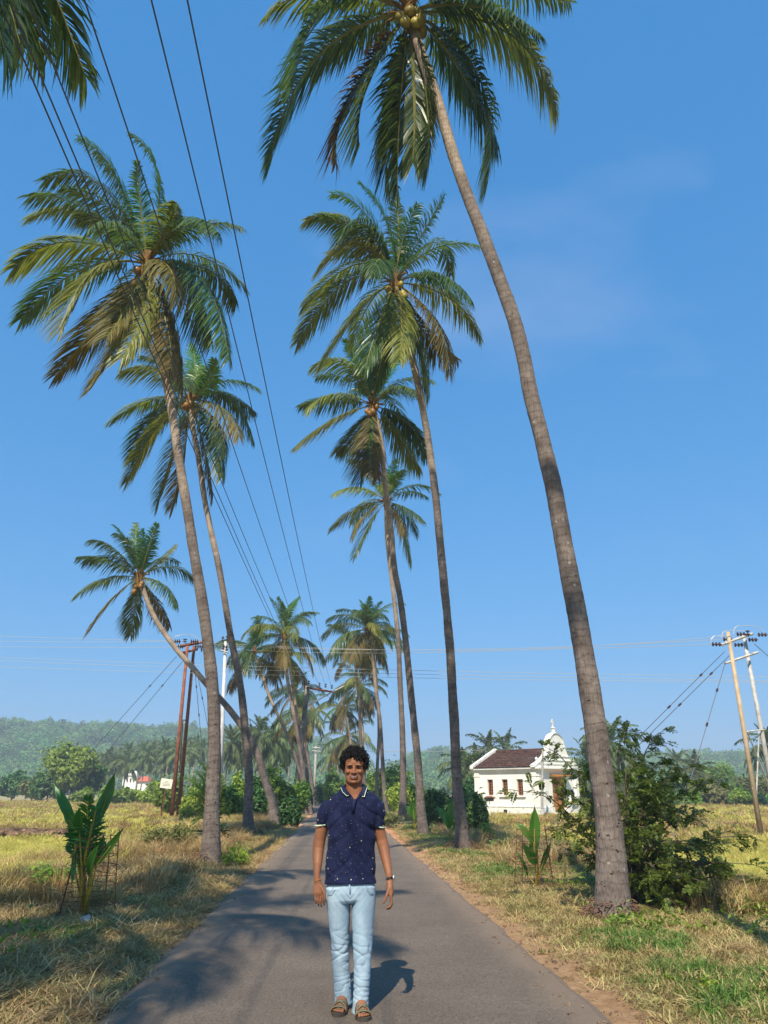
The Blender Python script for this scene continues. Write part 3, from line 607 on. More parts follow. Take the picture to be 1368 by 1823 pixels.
palm((375, 1540), [(376, 1500), (378, 1422), (382, 1308), (377, 1204), (365, 1100), (351, 1015), (332, 896), (313, 778), (299, 689), (286, 630), (277, 575)], (262, 470), 17.4, 17.4, .168, .10,
     'nearest palm on the left verge, huge wind-blown crown with brown hanging fronds', hi=0, L0=4.6, nuts=5, nutmat='coconut_orange', seed=11, nproc=8, els=[0, 1, 2, 3, 4, 2, 1, 5], top_from=.48, wind=(-.45, .1), fr=[
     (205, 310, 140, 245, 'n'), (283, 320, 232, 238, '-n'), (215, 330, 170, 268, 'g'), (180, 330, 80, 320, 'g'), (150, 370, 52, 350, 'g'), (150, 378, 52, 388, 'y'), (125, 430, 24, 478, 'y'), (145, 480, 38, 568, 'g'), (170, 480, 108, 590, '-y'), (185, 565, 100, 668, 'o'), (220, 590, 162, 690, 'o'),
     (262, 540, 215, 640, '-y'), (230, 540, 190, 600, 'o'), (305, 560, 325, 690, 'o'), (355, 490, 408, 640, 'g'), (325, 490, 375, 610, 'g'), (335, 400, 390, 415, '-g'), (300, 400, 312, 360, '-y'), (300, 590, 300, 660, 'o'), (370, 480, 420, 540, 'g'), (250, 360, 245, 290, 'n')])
palm((443, 1488), [(442, 1450), (443, 1371), (438, 1312), (429, 1225), (412, 1137), (397, 1049), (388, 1000), (378, 955), (366, 896), (352, 807), (345, 770)], (340, 712), 28, 28, .165, .10,
     'second palm on the left, curved grey trunk and crown half hidden by the nearer trunk', hi=0, L0=4.5, nuts=7, nutmat='coconut_orange', seed=12, nproc=9, els=[0, 1, 2, 3, 4, 2, 1, 5, 2], wind=(-.35, .1), fr=[
     (285, 660, 217, 662, 'y'), (265, 712, 195, 752, 'y'), (285, 755, 225, 858, 'y'), (275, 745, 235, 820, 'g'), (310, 800, 280, 902, 'g'), (348, 650, 342, 612, 'n'), (372, 680, 382, 640, 'n'), (405, 705, 452, 785, 'g'), (385, 750, 402, 810, 'g'), (365, 800, 378, 885, 'o'), (325, 820, 305, 905, 'o'), (395, 700, 455, 735, 'g'), (380, 770, 395, 850, 'g')])
palm((490, 1455), [(486, 1430), (476, 1400), (452, 1327), (424, 1283), (396, 1248), (370, 1220), (340, 1185), (318, 1160), (296, 1131), (276, 1100), (262, 1068)], (249, 1028), 38, 38, .23, .11,
     'strongly leaning palm whose pale trunk crosses behind two others to a crown on the left', hi=1, L0=4.2, nuts=4, nutmat='coconut_orange', seed=13, nproc=7, els=[0, 1, 2, 0, 3, 1, 2], wind=(-.3, .1), top_from=.45, fr=[
     (225, 965, 203, 935, 'n'), (243, 985, 243, 932, 'n'), (262, 985, 280, 932, 'n'), (285, 1000, 314, 970, 'y'), (195, 998, 140, 992, 'g'), (190, 1030, 134, 1062, 'y'), (205, 1062, 157, 1125, 'o'), (240, 1085, 232, 1130, 'g'), (290, 1040, 316, 1080, 'g'), (278, 1070, 302, 1115, 'o'), (200, 975, 160, 962, 'g')])
palm((556, 1435), [(530, 1360), (520, 1327), (497, 1277), (480, 1240), (470, 1210)], (452, 1165), 56, 56, .15, .10, 'leaning palm with a yellow-green crown beside a taller palm over the left bushes', hi=1, L0=3.7, seed=14, nproc=20, els=[0, 1, 2, 3, 3, 4, 5, 6])
palm((545, 1440), [(540, 1380), (532, 1320), (520, 1254), (511, 1200)], (507, 1132), 52, 52, .16, .11, 'tall palm left of the far road with a spiky upright crown', hi=1, L0=3.6, seed=15, nproc=22, els=[0, 1, 2, 3, 3, 4, 5, 6, 0], nuts=0)
palm((553, 1438), [(546, 1370), (534, 1300), (524, 1240)], (514, 1170), 60, 60, .15, .10, 'slim palm trunk running parallel behind the spiky-crowned palm', hi=1, L0=3.2, seed=16, nproc=12, els=[2, 3, 4, 5, 6])
palm((558, 1430), [(556, 1400), (549, 1350), (544, 1312)], (538, 1268), 78, 78, .17, .12, 'shaggy brownish palm behind the concrete pole with the crossarm', hi=1, L0=3.9, seed=17, nproc=24, els=[1, 3, 4, 5, 6, 5])
palm((560, 1425), [(556, 1390), (545, 1340), (536, 1280)], (527, 1232), 84, 84, .15, .10, 'dark palm crown just left of the pole with the crossarm', hi=1, L0=3.7, seed=18, nproc=18, els=[0, 2, 3, 4, 5, 6])
# palms beside and behind the camera: only their hanging frond tips and shadows reach the picture
def palm_xyz(x, y, cx, cy, cz, label, seed, L0=4.4, nproc=22, fr=(), old=True):
    b = Vector((x, y, gzf(x, y)-.05)); r_ = np.random.default_rng(seed)
    root = empty('coconut_palm', b, label, 'palm tree', 'coconut palms lining the road')
    C = Vector((cx, cy, cz))-b
    pts = [Vector((0, 0, 0))]+[Vector((C.x*t**1.5, C.y*t**1.5, C.z*t)) for t in (.1, .25, .4, .55, .7, .85, 1)]
    link('trunk', trunk_mesh(pts, .2, .105, 1), root)
    for i, (tx, ty, tz, k) in enumerate(fr):
        T = np.array((tx, ty, tz))-np.array(b); a = np.array(C); m_ = (a+T)/2+np.array((0, 0, 1.0)); t = np.linspace(0, 1, 14)[:, None]
        cv = a*(1-t)*(1-2*t)+4*m_*t*(1-t)+T*t*(2*t-1)
        link('frond', frond_mesh(cv-a, 1.0, 105, .042, .5, (-.2, 0), seed+i, [M[k], M['rachis']], twist=.3), root, loc=C)
    ga = r_.random()*6
    for i in range(nproc):
        o = link('frond', LIB[1, int(i*(7 if old else 4)/nproc), int(r_.integers(0, 3))], root, loc=C); o.rotation_euler.z = ga+i*2.4; o.scale = [L0/4.3*r_.uniform(.9, 1.08)]*3
t1 = P(152, 135, 6.2); t2 = P(38, 85, 5.6); t3 = P(76, 95, 5.8); t4 = P(10, 95, 4.6)
palm_xyz(-4.9, 3.2, -6.1, 3.6, 12.5, 'palm of which only dark frond tips hang into the upper left corner', 31, nproc=9, L0=3.7,
         fr=[(t1.x, t1.y, t1.z, 'frond_green'), (t2.x, t2.y, t2.z, 'frond_green'), (t3.x, t3.y, t3.z, 'frond_green'), (t4.x, t4.y, t4.z, 'frond_green')])
palm_xyz(-5.6, -5.0, -5.6, -2.2, 13.2, 'palm behind the photographer on the left', 32, L0=4.1, nproc=21)
palm_xyz(2.0, -1.0, 1.6, -1.2, 16.5, 'palm beside the photographer on the right', 33, L0=3.2, nproc=10, old=False)

# ------------------------------------------------------------------ far coconut grove (shared meshes)
def grove_kind(seed, h=9.6):
    r_ = np.random.default_rng(seed); Vs, Fs, Rn, n = [], [], [], 0
    for i in range(20):
        me = LIB[2, int(i*7/20), i % 2]; v = np.zeros(len(me.vertices)*3); me.vertices.foreach_get('co', v); v = v.reshape(-1, 3)
        rr = np.zeros(len(v), np.float32); me.attributes['rnd'].data.foreach_get('value', rr)
        a = i*2.4+r_.random()*.5; c_, s_ = math.cos(a), math.sin(a); v = v@np.array([[c_, s_, 0], [-s_, c_, 0], [0, 0, 1]])*r_.uniform(.85, 1.1)
        Vs.append(v); Rn.append(rr); Fs += [tuple(k+n for k in p.vertices) for p in me.polygons]; n += len(v)
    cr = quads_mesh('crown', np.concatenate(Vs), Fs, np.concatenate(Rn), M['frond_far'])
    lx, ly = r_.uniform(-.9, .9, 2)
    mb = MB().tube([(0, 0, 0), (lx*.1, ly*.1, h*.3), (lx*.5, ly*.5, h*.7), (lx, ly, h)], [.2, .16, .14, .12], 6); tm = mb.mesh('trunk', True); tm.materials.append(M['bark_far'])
    return cr, tm, (lx, ly, h)
GK = [grove_kind(s) for s in range(5)]
def grove_palm(px, py, Y, label, group, k=0, sc_=1.):
    c = P(px, py, Y); z0 = gzf(c.x, Y); cr, tm, (lx, ly, h) = GK[k % 5]; s = (c.z-z0)/h
    root = empty('coconut_palm', (c.x-lx*s, Y-ly*s, z0), label, 'palm tree', group, 0)
    t = link('trunk', tm, root); t.scale = (1.1, 1.1, s); t.scale = (s, s, s)
    o = link('crown', cr, root, loc=(lx*s, ly*s, h*s)); o.rotation_euler.z = random.random()*6; o.scale = [sc_*random.uniform(.92, 1.12)]*3
    return root
gx = [(184, 1356), (196, 1350), (207, 1358), (219, 1345), (231, 1340), (243, 1351), (254, 1338), (262, 1349), (273, 1336), (284, 1345), (292, 1334), (302, 1342), (312, 1331), (322, 1340), (332, 1330), (341, 1339), (351, 1326), (362, 1335), (188, 1366), (227, 1362), (268, 1360), (296, 1360)]
for i, (px, py) in enumerate(gx):
    grove_palm(px, py, random.uniform(165, 205), 'one of the many coconut palms in the grove at the foot of the left hill', 'coconut palms in the far grove at the foot of the left hill', i, .86)
for i, (px, py, Y) in enumerate([(412, 1322, 120), (431, 1332, 122), (449, 1318, 126), (463, 1306, 110), (478, 1326, 118), (492, 1318, 112), (506, 1330, 118), (520, 1322, 128), (420, 1345, 140), (487, 1340, 135)]):
    grove_palm(px, py, Y, 'one of the coconut palms in the grove seen between the left roadside trunks', 'coconut palms between the left trunks and the hill', i+2, .92)
for i, (px, py, Y, l) in enumerate([(872, 1340, 95, 'palm crown rising behind the left end of the chapel roof'), (903, 1342, 105, 'small palm crown poking over the chapel roof ridge'), (850, 1362, 100, 'low palm left of the chapel behind its roof corner'),
                                     (1045, 1358, 90, 'palm close to the right side of the chapel gable'), (1088, 1325, 70, 'palm seen between the big right trunk and the shrub top'), (1207, 1362, 125, 'palm tops above the far right tree belt, left one'),
                                     (1241, 1378, 110, 'drooping palm in the middle of the far right tree belt'), (1366, 1330, 90, 'palm cut off by the right edge of the picture'), (1068, 1372, 92, 'palm with drooping fronds just right of the chapel'), (828, 1372, 85, 'palm partly hidden by the second right trunk')]):
    grove_palm(px, py, Y, l, None, i, .95 if Y > 80 else .8)

# ------------------------------------------------------------------ trees and bushes
def tree(px, pyb, pyt, wpx, Y, mt, label, cat='tree', name='broadleaf_tree', n=2600, ls=.16, k=9, seed=0, group=None, trunk=True, dpt=1.0, z0=None, shell=.5):
    b = P(px, pyb, Y); g = gzf(b.x, Y) if z0 is None else z0; top = P(px, pyt, Y).z; h = top-g; wd = wpx*(P(px+1, pyt, Y).x-P(px, pyt, Y).x)
    root = empty(name, (b.x, Y, g), label, cat, group)
    lo = .18*h if trunk else 0
    me = leaf_cloud(lobes_bush(wd, h-lo, wd*dpt, k, seed, lo), n, ls, seed=seed, mat=M[mt], shell=shell); link('crown', me, root)
    r_ = np.random.default_rng(seed); mb = MB(); s = max(.025, h*.022)
    mb.tube([(0, 0, -.1), (s, 0, h*.2), (-s, s, h*.45), (0, 0, h*.7)], [s*1.5, s*1.1, s*.8, s*.3], 7, wob=.1)
    for i in range(6):
        a = r_.random()*6.28; z = h*r_.uniform(.12, .4); e = np.array((math.cos(a)*wd*.3, math.sin(a)*wd*.3, z+h*.3))
        mb.tube([(0, 0, z), e*.5+np.array((0, 0, z*.6)), e], [s*.7, s*.45, s*.12], 5)
    mb.build('trunk' if trunk else 'stems', M['wood'], root, True); return root
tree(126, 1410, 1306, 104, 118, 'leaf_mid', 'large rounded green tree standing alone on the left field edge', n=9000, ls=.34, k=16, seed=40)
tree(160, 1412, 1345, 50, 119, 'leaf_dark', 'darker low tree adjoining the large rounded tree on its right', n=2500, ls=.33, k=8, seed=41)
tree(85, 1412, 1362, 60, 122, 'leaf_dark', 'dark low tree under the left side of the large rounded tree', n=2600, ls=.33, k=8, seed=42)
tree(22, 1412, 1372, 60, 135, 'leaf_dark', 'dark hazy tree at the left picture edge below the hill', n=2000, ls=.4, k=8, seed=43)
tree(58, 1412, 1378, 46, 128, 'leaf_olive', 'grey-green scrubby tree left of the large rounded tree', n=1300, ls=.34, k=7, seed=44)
tree(-40, 1412, 1370, 80, 140, 'leaf_mid', 'tree just beyond the left picture edge below the hill', n=1500, ls=.45, k=8, seed=45)
# bare branching tree
c = P(68, 1408, 124); root = empty('bare_tree', (c.x, 124, gzf(c.x, 124)), 'leafless pale-branched tree left of the large rounded tree', 'tree')
mb = MB(); r_ = np.random.default_rng(3)
def twig(p, d, L_, rad, lv):
    q = p+d*L_; mb.tube([p, (p+q)/2+np.array(r_.normal(0, .06*L_, 3)), q], [rad, rad*.8, rad*.55], 5)
    if lv > 0:
        for _ in range(4 if lv > 1 else 5):
            e = d+r_.normal(0, .55, 3); e[2] = abs(e[2])*.8+.05; twig(q if r_.random() < .6 else (p+q)/2, e/np.linalg.norm(e), L_*r_.uniform(.55, .8), rad*.55, lv-1)
twig(np.zeros(3), np.array((.1, 0, 1.)), 2.0, .16, 4); mb.build('branches', M['pale_wood'], root)
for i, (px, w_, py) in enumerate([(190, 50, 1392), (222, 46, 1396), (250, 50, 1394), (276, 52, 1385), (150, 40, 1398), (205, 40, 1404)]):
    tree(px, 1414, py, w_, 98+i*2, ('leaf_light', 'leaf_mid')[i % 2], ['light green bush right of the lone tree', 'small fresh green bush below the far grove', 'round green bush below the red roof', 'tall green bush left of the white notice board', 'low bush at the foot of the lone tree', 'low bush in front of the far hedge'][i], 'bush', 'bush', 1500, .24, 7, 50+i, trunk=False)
# bushes behind the left trunks
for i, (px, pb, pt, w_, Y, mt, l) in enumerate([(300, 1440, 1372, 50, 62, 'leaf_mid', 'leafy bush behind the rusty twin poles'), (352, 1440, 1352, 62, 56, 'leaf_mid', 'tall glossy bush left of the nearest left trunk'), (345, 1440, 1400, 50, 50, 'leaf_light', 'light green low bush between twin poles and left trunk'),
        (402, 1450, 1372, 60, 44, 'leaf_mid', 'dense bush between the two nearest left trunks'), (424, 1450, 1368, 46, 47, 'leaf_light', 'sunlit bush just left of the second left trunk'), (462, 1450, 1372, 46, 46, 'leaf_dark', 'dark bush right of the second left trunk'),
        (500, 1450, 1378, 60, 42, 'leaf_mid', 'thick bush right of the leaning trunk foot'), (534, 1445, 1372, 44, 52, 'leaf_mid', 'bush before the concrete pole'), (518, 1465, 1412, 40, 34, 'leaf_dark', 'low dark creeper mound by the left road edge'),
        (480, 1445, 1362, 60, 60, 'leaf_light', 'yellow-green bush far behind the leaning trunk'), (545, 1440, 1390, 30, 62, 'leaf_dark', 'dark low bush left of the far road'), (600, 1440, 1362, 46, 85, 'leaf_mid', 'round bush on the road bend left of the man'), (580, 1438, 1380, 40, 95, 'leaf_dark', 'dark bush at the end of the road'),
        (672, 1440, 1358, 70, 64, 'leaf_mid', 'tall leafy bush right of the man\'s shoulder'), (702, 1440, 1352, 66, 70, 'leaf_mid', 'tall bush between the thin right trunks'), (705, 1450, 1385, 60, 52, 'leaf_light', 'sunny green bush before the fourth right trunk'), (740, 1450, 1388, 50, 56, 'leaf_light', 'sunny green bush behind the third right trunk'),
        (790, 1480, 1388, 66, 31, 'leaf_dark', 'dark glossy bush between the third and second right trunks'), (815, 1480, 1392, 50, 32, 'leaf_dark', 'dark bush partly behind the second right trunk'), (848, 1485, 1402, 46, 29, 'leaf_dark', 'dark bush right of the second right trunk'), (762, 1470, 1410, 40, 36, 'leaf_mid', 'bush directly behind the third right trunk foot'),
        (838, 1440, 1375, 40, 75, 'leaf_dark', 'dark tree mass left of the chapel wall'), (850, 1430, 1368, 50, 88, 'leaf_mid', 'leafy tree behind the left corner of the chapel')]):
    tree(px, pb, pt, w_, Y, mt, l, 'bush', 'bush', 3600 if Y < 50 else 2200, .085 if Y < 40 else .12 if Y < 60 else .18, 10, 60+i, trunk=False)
# far right belt
for i, (px, pt, w_, Y, mt, l) in enumerate([(1020, 1385, 40, 84, 'leaf_light', 'light green tree right of the chapel wall'), (1055, 1378, 60, 95, 'leaf_mid', 'green tree between chapel and the big right trunk'), (1110, 1372, 70, 105, 'leaf_mid', 'green tree behind the feathery shrub, left part'), (1150, 1378, 70, 108, 'leaf_mid', 'green tree behind the feathery shrub, right part'),
        (1190, 1382, 64, 112, 'leaf_dark', 'dark tree in the belt left of the round one'), (1225, 1374, 60, 118, 'leaf_mid', 'medium green tree in the belt beside the round one'), (1288, 1352, 84, 122, 'leaf_mid', 'tall round-topped green tree in the right belt'), (1255, 1402, 60, 100, 'leaf_dark', 'low dark tree before the round-topped one'),
        (1275, 1388, 56, 99, 'leaf_olive', 'olive tree with a pale branching trunk in the right belt'), (1318, 1398, 40, 95, 'leaf_light', 'bright yellow-green bushy tree in the right belt'), (1345, 1372, 60, 104, 'leaf_olive', 'brownish grey tree behind the twin poles on the right'), (1385, 1368, 60, 106, 'leaf_olive', 'brownish tree at the right picture edge'),
        (1235, 1402, 30, 94, 'leaf_light', 'small yellowish bush left of the pale-trunked tree'), (1340, 1410, 60, 98, 'leaf_dark', 'dark undergrowth behind the near leg of the right twin poles'), (1300, 1412, 50, 99, 'leaf_dark', 'dark undergrowth below the bright yellow-green tree'), (1380, 1410, 50, 99, 'leaf_mid', 'low green undergrowth at the right edge'), (1200, 1408, 50, 98, 'leaf_mid', 'low green bush at the left end of the right field'), (1165, 1404, 60, 96, 'leaf_mid', 'low green bush behind the feathery shrub tips'), (1450, 1360, 90, 110, 'leaf_mid', 'tree beyond the right picture edge')]):
    tree(px, 1432, pt, w_, Y, mt, l, 'tree' if pt < 1400 else 'bush', 'broadleaf_tree' if pt < 1400 else 'bush', 3000, .21, 10, 100+i, trunk=pt < 1400, z0=-.55)

# feathery shrub by the near right trunk
def shrub():
    b = P(1115, 1600, 11.6); b.z = gzf(b.x, b.y)
    root = empty('feathery_shrub', b, 'sprawling dark shrub with feathery leaves behind the near right trunk', 'shrub')
    r_ = np.random.default_rng(12); sm = MB(); Vs, Rn = [], []
    tips = [(1110, 1290, 1), (1185, 1298, 1), (1190, 1345, 1), (965, 1330, -.5), (915, 1405, -.5), (1235, 1362, .5), (1000, 1410, -1), (975, 1470, -1), (1270, 1392, 0), (1250, 1450, -.5), (1340, 1490, -.5), (1345, 1540, -1), (1360, 1575, 0), (1300, 1612, -.8), (1255, 1570, -1.2), (1215, 1500, -1), (1180, 1430, 0), (1150, 1400, .5), (1200, 1610, -1), (1310, 1500, .8), (1165, 1540, -1), (1060, 1420, .8), (1010, 1520, .4), (1230, 1540, .4),
            (1280, 1540, -.6), (1200, 1460, .3), (1130, 1340, .2), (1030, 1360, .9), (1170, 1500, .9), (1265, 1600, .3), (1100, 1450, -.3), (1330, 1600, .1), (1185, 1570, -.4), (1145, 1470, -.7), (1040, 1470, .2), (1240, 1500, -.2),
            (1120, 1400, -.4), (1150, 1440, .5), (1120, 1500, .4), (1180, 1400, -.5), (1140, 1560, .2), (1210, 1440, .7)]
    def leaflets(p, d, L_):
        n = 13; t = np.linspace(.1, 1, n)
        side = np.cross(d, r_.normal(size=3)*.35+np.array((0, 0, 1))); side /= np.linalg.norm(side)
        up = np.cross(side, d)
        for sgn in (-1, 1):
            q = p+d*(L_*t)[:, None]+np.array((0, 0, -1.))*(.25*L_*t**2)[:, None]
            ld = side*sgn*.85+d*.5+up*r_.normal(0, .3, n)[:, None]; ld /= np.linalg.norm(ld, axis=1)[:, None]
            ll = (.042*np.sin(np.pi*(t*.8+.15))+.012)[:, None]*r_.uniform(.8, 1.25, n)[:, None]; wv = np.cross(ld, up); wv /= np.linalg.norm(wv, axis=1)[:, None]
            Vs.append(np.stack([q, q+ld*ll*.5+wv*ll*.3, q+ld*ll, q+ld*ll*.5-wv*ll*.3], 1).reshape(-1, 3)); Rn.append(np.repeat(np.clip(r_.normal(.45, .25, n), 0, 1), 4))
    for (tx, ty, dy) in tips:
        T = np.array(P(tx, ty, 11.6+dy)-b); T[2] = max(T[2], .12)
        s0 = np.array((T[0]*.05, T[1]*.1, 0)); m_ = T*.5+np.array((-T[0]*.08, 0, abs(T[2])*.12+.15))
        t = np.linspace(0, 1, 22)[:, None]; cv = s0*(1-t)*(1-2*t)+4*m_*t*(1-t)+T*t*(2*t-1)
        cv += np.stack([np.convolve(r_.normal(0, .025, 22), np.ones(3)/3, 'same') for _ in range(3)], 1)
        sm.tube(cv[::3], list(np.linspace(.018, .004, len(cv[::3]))), 5)
        Lt = np.linalg.norm(T); nb = int((int(Lt*9)+4)*(.42 if tx < 1060 else .62))
        for i in range(nb):
            q = .18+.82*(i+r_.random())/nb; k = min(20, int(q*21)); p = cv[k]; d0 = cv[k+1]-cv[k]; d0 /= np.linalg.norm(d0)
            d = d0*.8+r_.normal(0, .6, 3); d[2] = d[2]*.5; d /= np.linalg.norm(d); bl = r_.uniform(.2, .5)*(1.2-.5*q)
            e = p+d*bl+np.array((0, 0, -.04)); sm.tube([p, (p+e)/2+np.array((0, 0, .02)), e], [.006, .004, .002], 3)
            for s in np.linspace(.2, 1, 5):
                dd = d*.5+r_.normal(0, .6, 3); dd[2] *= .6; dd /= np.linalg.norm(dd); leaflets(p+(e-p)*s, dd, r_.uniform(.13, .24))
    V = np.concatenate(Vs); F = np.arange(len(V)).reshape(-1, 4)
    link('leaves', quads_mesh('leaves', V, F, np.concatenate(Rn), M['leaf_shrub']), root); sm.build('branches', M['wood'], root)
shrub()
# roots at the near right trunk foot
b = P(1093, 1640, 10.2)
# ------------------------------------------------------------------ saplings and their wire cages
def blade_leaf(p, T, width, bow, seed, nn=9):
    """broad pleated young palm leaf from p to T"""
    r_ = np.random.default_rng(seed); p = np.array(p, float); T = np.array(T, float); t = np.linspace(0, 1, nn); d = T-p; L_ = np.linalg.norm(d)
    side = np.cross(d, (r_.uniform(-.5, .5), -1, .3)); side /= np.linalg.norm(side); up = np.cross(side, d/L_)
    V = []; k = 9
    for q in t:
        c = p+d*q+up*bow*math.sin(q*math.pi)*L_; w_ = width*(math.sin(math.pi*min(1, q*.93+.05))**.75)+.004
        for j in range(k):
            s = j/(k-1)*2-1; cut = 1-.10*abs(s)*q
            V.append(p+(c-p)*cut+side*s*w_/2+up*(abs(s)*w_*.28+(.012 if j % 2 else 0)*min(1, w_*8)))
    F = [(i*k+j, i*k+j+1, (i+1)*k+j+1, (i+1)*k+j) for i in range(nn-1) for j in range(k-1)]
    return np.array(V), F, np.clip(r_.normal(.5, .15)+.12*np.tile((np.arange(k) % 2), nn), 0, 1)
def sapling(base, Y, leaves, label, cage=None, name='palm_sapling', wid=.17):
    b = P(base[0], base[1], Y); b.z = gzf(b.x, Y); root = empty(name, b, label, 'palm sapling')
    for i, (sx, sy, tx, ty, dy, w_) in enumerate(leaves):
        s = P(sx, sy, Y+dy*.4)-b; T = P(tx, ty, Y+dy)-b
        V, F, rn = blade_leaf(s, T, wid*w_, .06*(-1)**i, i+len(leaves)); link('leaf', quads_mesh('leaf', V, F, rn, M['sapling_leaf'], True), root)
        MB().tube([(random.uniform(-.03, .03), random.uniform(-.03, .03), -.02), np.array(s)*.5+np.array((0, 0, .0)), s, s+(T-s)*.5], [.017, .013, .009, .004], 6).build('stalk', M['petiole'], root, True)
    return root, b
def cage(base, Y, px0, px1, pyt, n, label, tilt=0):
    b = P((px0+px1)/2, base, Y); b.z = gzf(b.x, Y); k = P(px1, base, Y).x-P(px0, base, Y).x; r = k/2; h = P((px0+px1)/2, pyt, Y).z-b.z
    root = empty('wire_cage', b, label, 'wire cage')
    for i in range(n):
        z = h*(i+.4)/n; rr = r*(1.12-.3*z/h); pts = [(rr*math.cos(a)+tilt*z+random.uniform(-.012, .012), rr*math.sin(a)*.9, z+random.uniform(-.014, .014)) for a in np.linspace(.2, 6.4, 22)]
        MB().tube(pts, .0042, 5, ref=(0, 0, 1)).build('ring', M['rust'], root)
    for i in range(7):
        a = i/7*6.28+.3; MB().tube([(r*1.14*math.cos(a), r*math.sin(a), -.05), (r*.95*math.cos(a)+tilt*h*.5, r*.9*math.sin(a), h*.5), (r*.82*math.cos(a)+tilt*h, r*.75*math.sin(a), h*random.uniform(.9, 1.03))], .0055, 5).build('upright_wire', M['rust'], root)
M['rust'] = noise_mat('rusty_steel', (.09, .035, .02), (.24, .09, .04), 9, .8, .3)
sapling((150, 1640), 10.2, [(137, 1480, 95, 1393, .1, 1.0), (135, 1478, 112, 1440, -.1, .75), (142, 1480, 142, 1436, -.3, 1.1), (177, 1460, 206, 1372, .2, 1.05), (168, 1480, 190, 1400, .3, .7), (172, 1540, 222, 1472, -.2, .8), (160, 1560, 178, 1500, -.4, 1.0), (165, 1550, 188, 1478, 0, .5), (152, 1500, 163, 1425, .2, .4),
         (135, 1500, 128, 1580, -.2, .5), (128, 1520, 120, 1500, .2, .6), (150, 1560, 130, 1470, .2, .8), (150, 1540, 158, 1462, .3, .8), (140, 1520, 140, 1470, .3, .9)], 'young coconut sapling with broad dark green leaves inside a rusty wire cage, front left', wid=.125)
fb_ = P(150, 1640, 10.2); fb_.z = gzf(fb_.x, 10.2); fr_root = [o for o in COL.objects if o.get('category') == 'palm sapling'][0]
for i, (sx, sy, tx, ty, dy) in enumerate([(150, 1540, 158, 1420, 0), (150, 1540, 172, 1440, -.2), (148, 1545, 128, 1475, .2), (155, 1545, 200, 1500, .25)]):
    A = np.array(P(sx, sy, 10.2)-fb_); T = np.array(P(tx, ty, 10.2+dy)-fb_); t = np.linspace(0, 1, 9)[:, None]; cv = A*(1-t)+T*t+np.array((0, 0, .06))*np.sin(t*3.14)
    link('feathery_leaf', frond_mesh(cv-A, .3, 26, .03, .3, (0, 0), i, [M['sapling_leaf'], M['petiole']], bare=.05, rw=.012), fr_root, loc=A)
cage(1635, 10.25, 108, 196, 1480, 9, 'rusty wire cage around the sapling at front left', .03)
sapling((957, 1582), 13.2, [(950, 1500, 917, 1462, 0, .7), (952, 1520, 952, 1432, 0, 1.1), (955, 1540, 930, 1500, -.2, .9), (962, 1550, 982, 1496, .1, .55), (940, 1560, 918, 1512, .1, .4), (955, 1540, 945, 1480, .2, .8)], 'bright green young coconut sapling in a wire cage left of the near right trunk', wid=.17)
cage(1580, 13.2, 921, 986, 1470, 9, 'rusty wire cage around the bright green sapling by the right trunk', 0)
sapling((803, 1500), 24.5, [(800, 1470, 775, 1433, 0, .9), (803, 1465, 806, 1420, 0, 1.1), (800, 1475, 790, 1440, -.3, 1), (806, 1480, 822, 1445, 0, .6), (804, 1470, 797, 1425, .2, .7)], 'young sapling with yellow-green leaves just left of the second right trunk', wid=.26)
sapling((738, 1478), 31, [(737, 1460, 722, 1432, 0, .9), (740, 1455, 742, 1412, 0, 1), (742, 1465, 762, 1425, 0, .7), (738, 1460, 733, 1425, -.3, .9)], 'light green sapling left of the third right trunk foot', wid=.3)
# big feathery sapling behind the nearest left trunk
b = P(375, 1515, 21.5); b.z = gzf(b.x, b.y); root = empty('young_palm', b, 'stemless young palm with long feathery fronds behind the nearest left trunk', 'young palm')
for i, (tx, ty, dy) in enumerate([(332, 1385, .3), (340, 1415, -.3), (350, 1375, 0), (348, 1462, -.4), (402, 1400, .2), (405, 1450, 0), (362, 1360, .5), (395, 1380, .6), (345, 1500, .2), (404, 1490, .3)]):
    T = np.array(P(tx, ty, 21.5+dy)-b); m_ = T*.55+np.array((-T[0]*.2, 0, .3)); t = np.linspace(0, 1, 12)[:, None]; cv = 4*m_*t*(1-t)+T*t*(2*t-1)
    link('frond', frond_mesh(cv, .5, 34, .045, .25, (0, 0), i, [M['frond_green'], M['petiole']], twist=.3, bare=.25, rw=.02), root)

# ------------------------------------------------------------------ stone, laterite bank
M['stone'] = noise_mat('pale_stone', (.3, .3, .28), (.55, .54, .5), 12, .9, .2, .01)
M['laterite'] = noise_mat('laterite', (.06, .032, .022), (.30, .19, .115), 2.2, .95, .1, .03, 12, objrand=.3)
def rock(name, c, r, mat, seed, parent=None):
    mb = MB().ell((0, 0, 0), r, 16, 10); V = mb.v[0]
    for i in range(len(V)): V[i] *= 1+.45*noise.noise((V[i][0]/r[0]*1.1+seed, V[i][1]/r[1]*1.1, V[i][2]/r[2]*1.1))
    return mb.build(name, mat, parent, True, c)
g = G(152, 1652); tag(rock('stone', (g.x, g.y, .07), (.075, .06, .065), M['stone'], 3), 'pale rounded stone lying at the foot of the front left sapling', 'stone')
g = G(178, 1602); tag(rock('stone', (g.x+.35, g.y+.1, .06), (.1, .05, .04), M['stone'], 9), 'flat pale stone in the grass right of the front left cage', 'stone')
bk = MB(); c0 = P(-260, 1462, 33); c1 = P(255, 1462, 37); n = 90; r_ = np.random.default_rng(5)
root = empty('earth_bank', (0, 0, 0), 'low broken bank of dark reddish earth clods across the left field', 'bank')
V = []; 
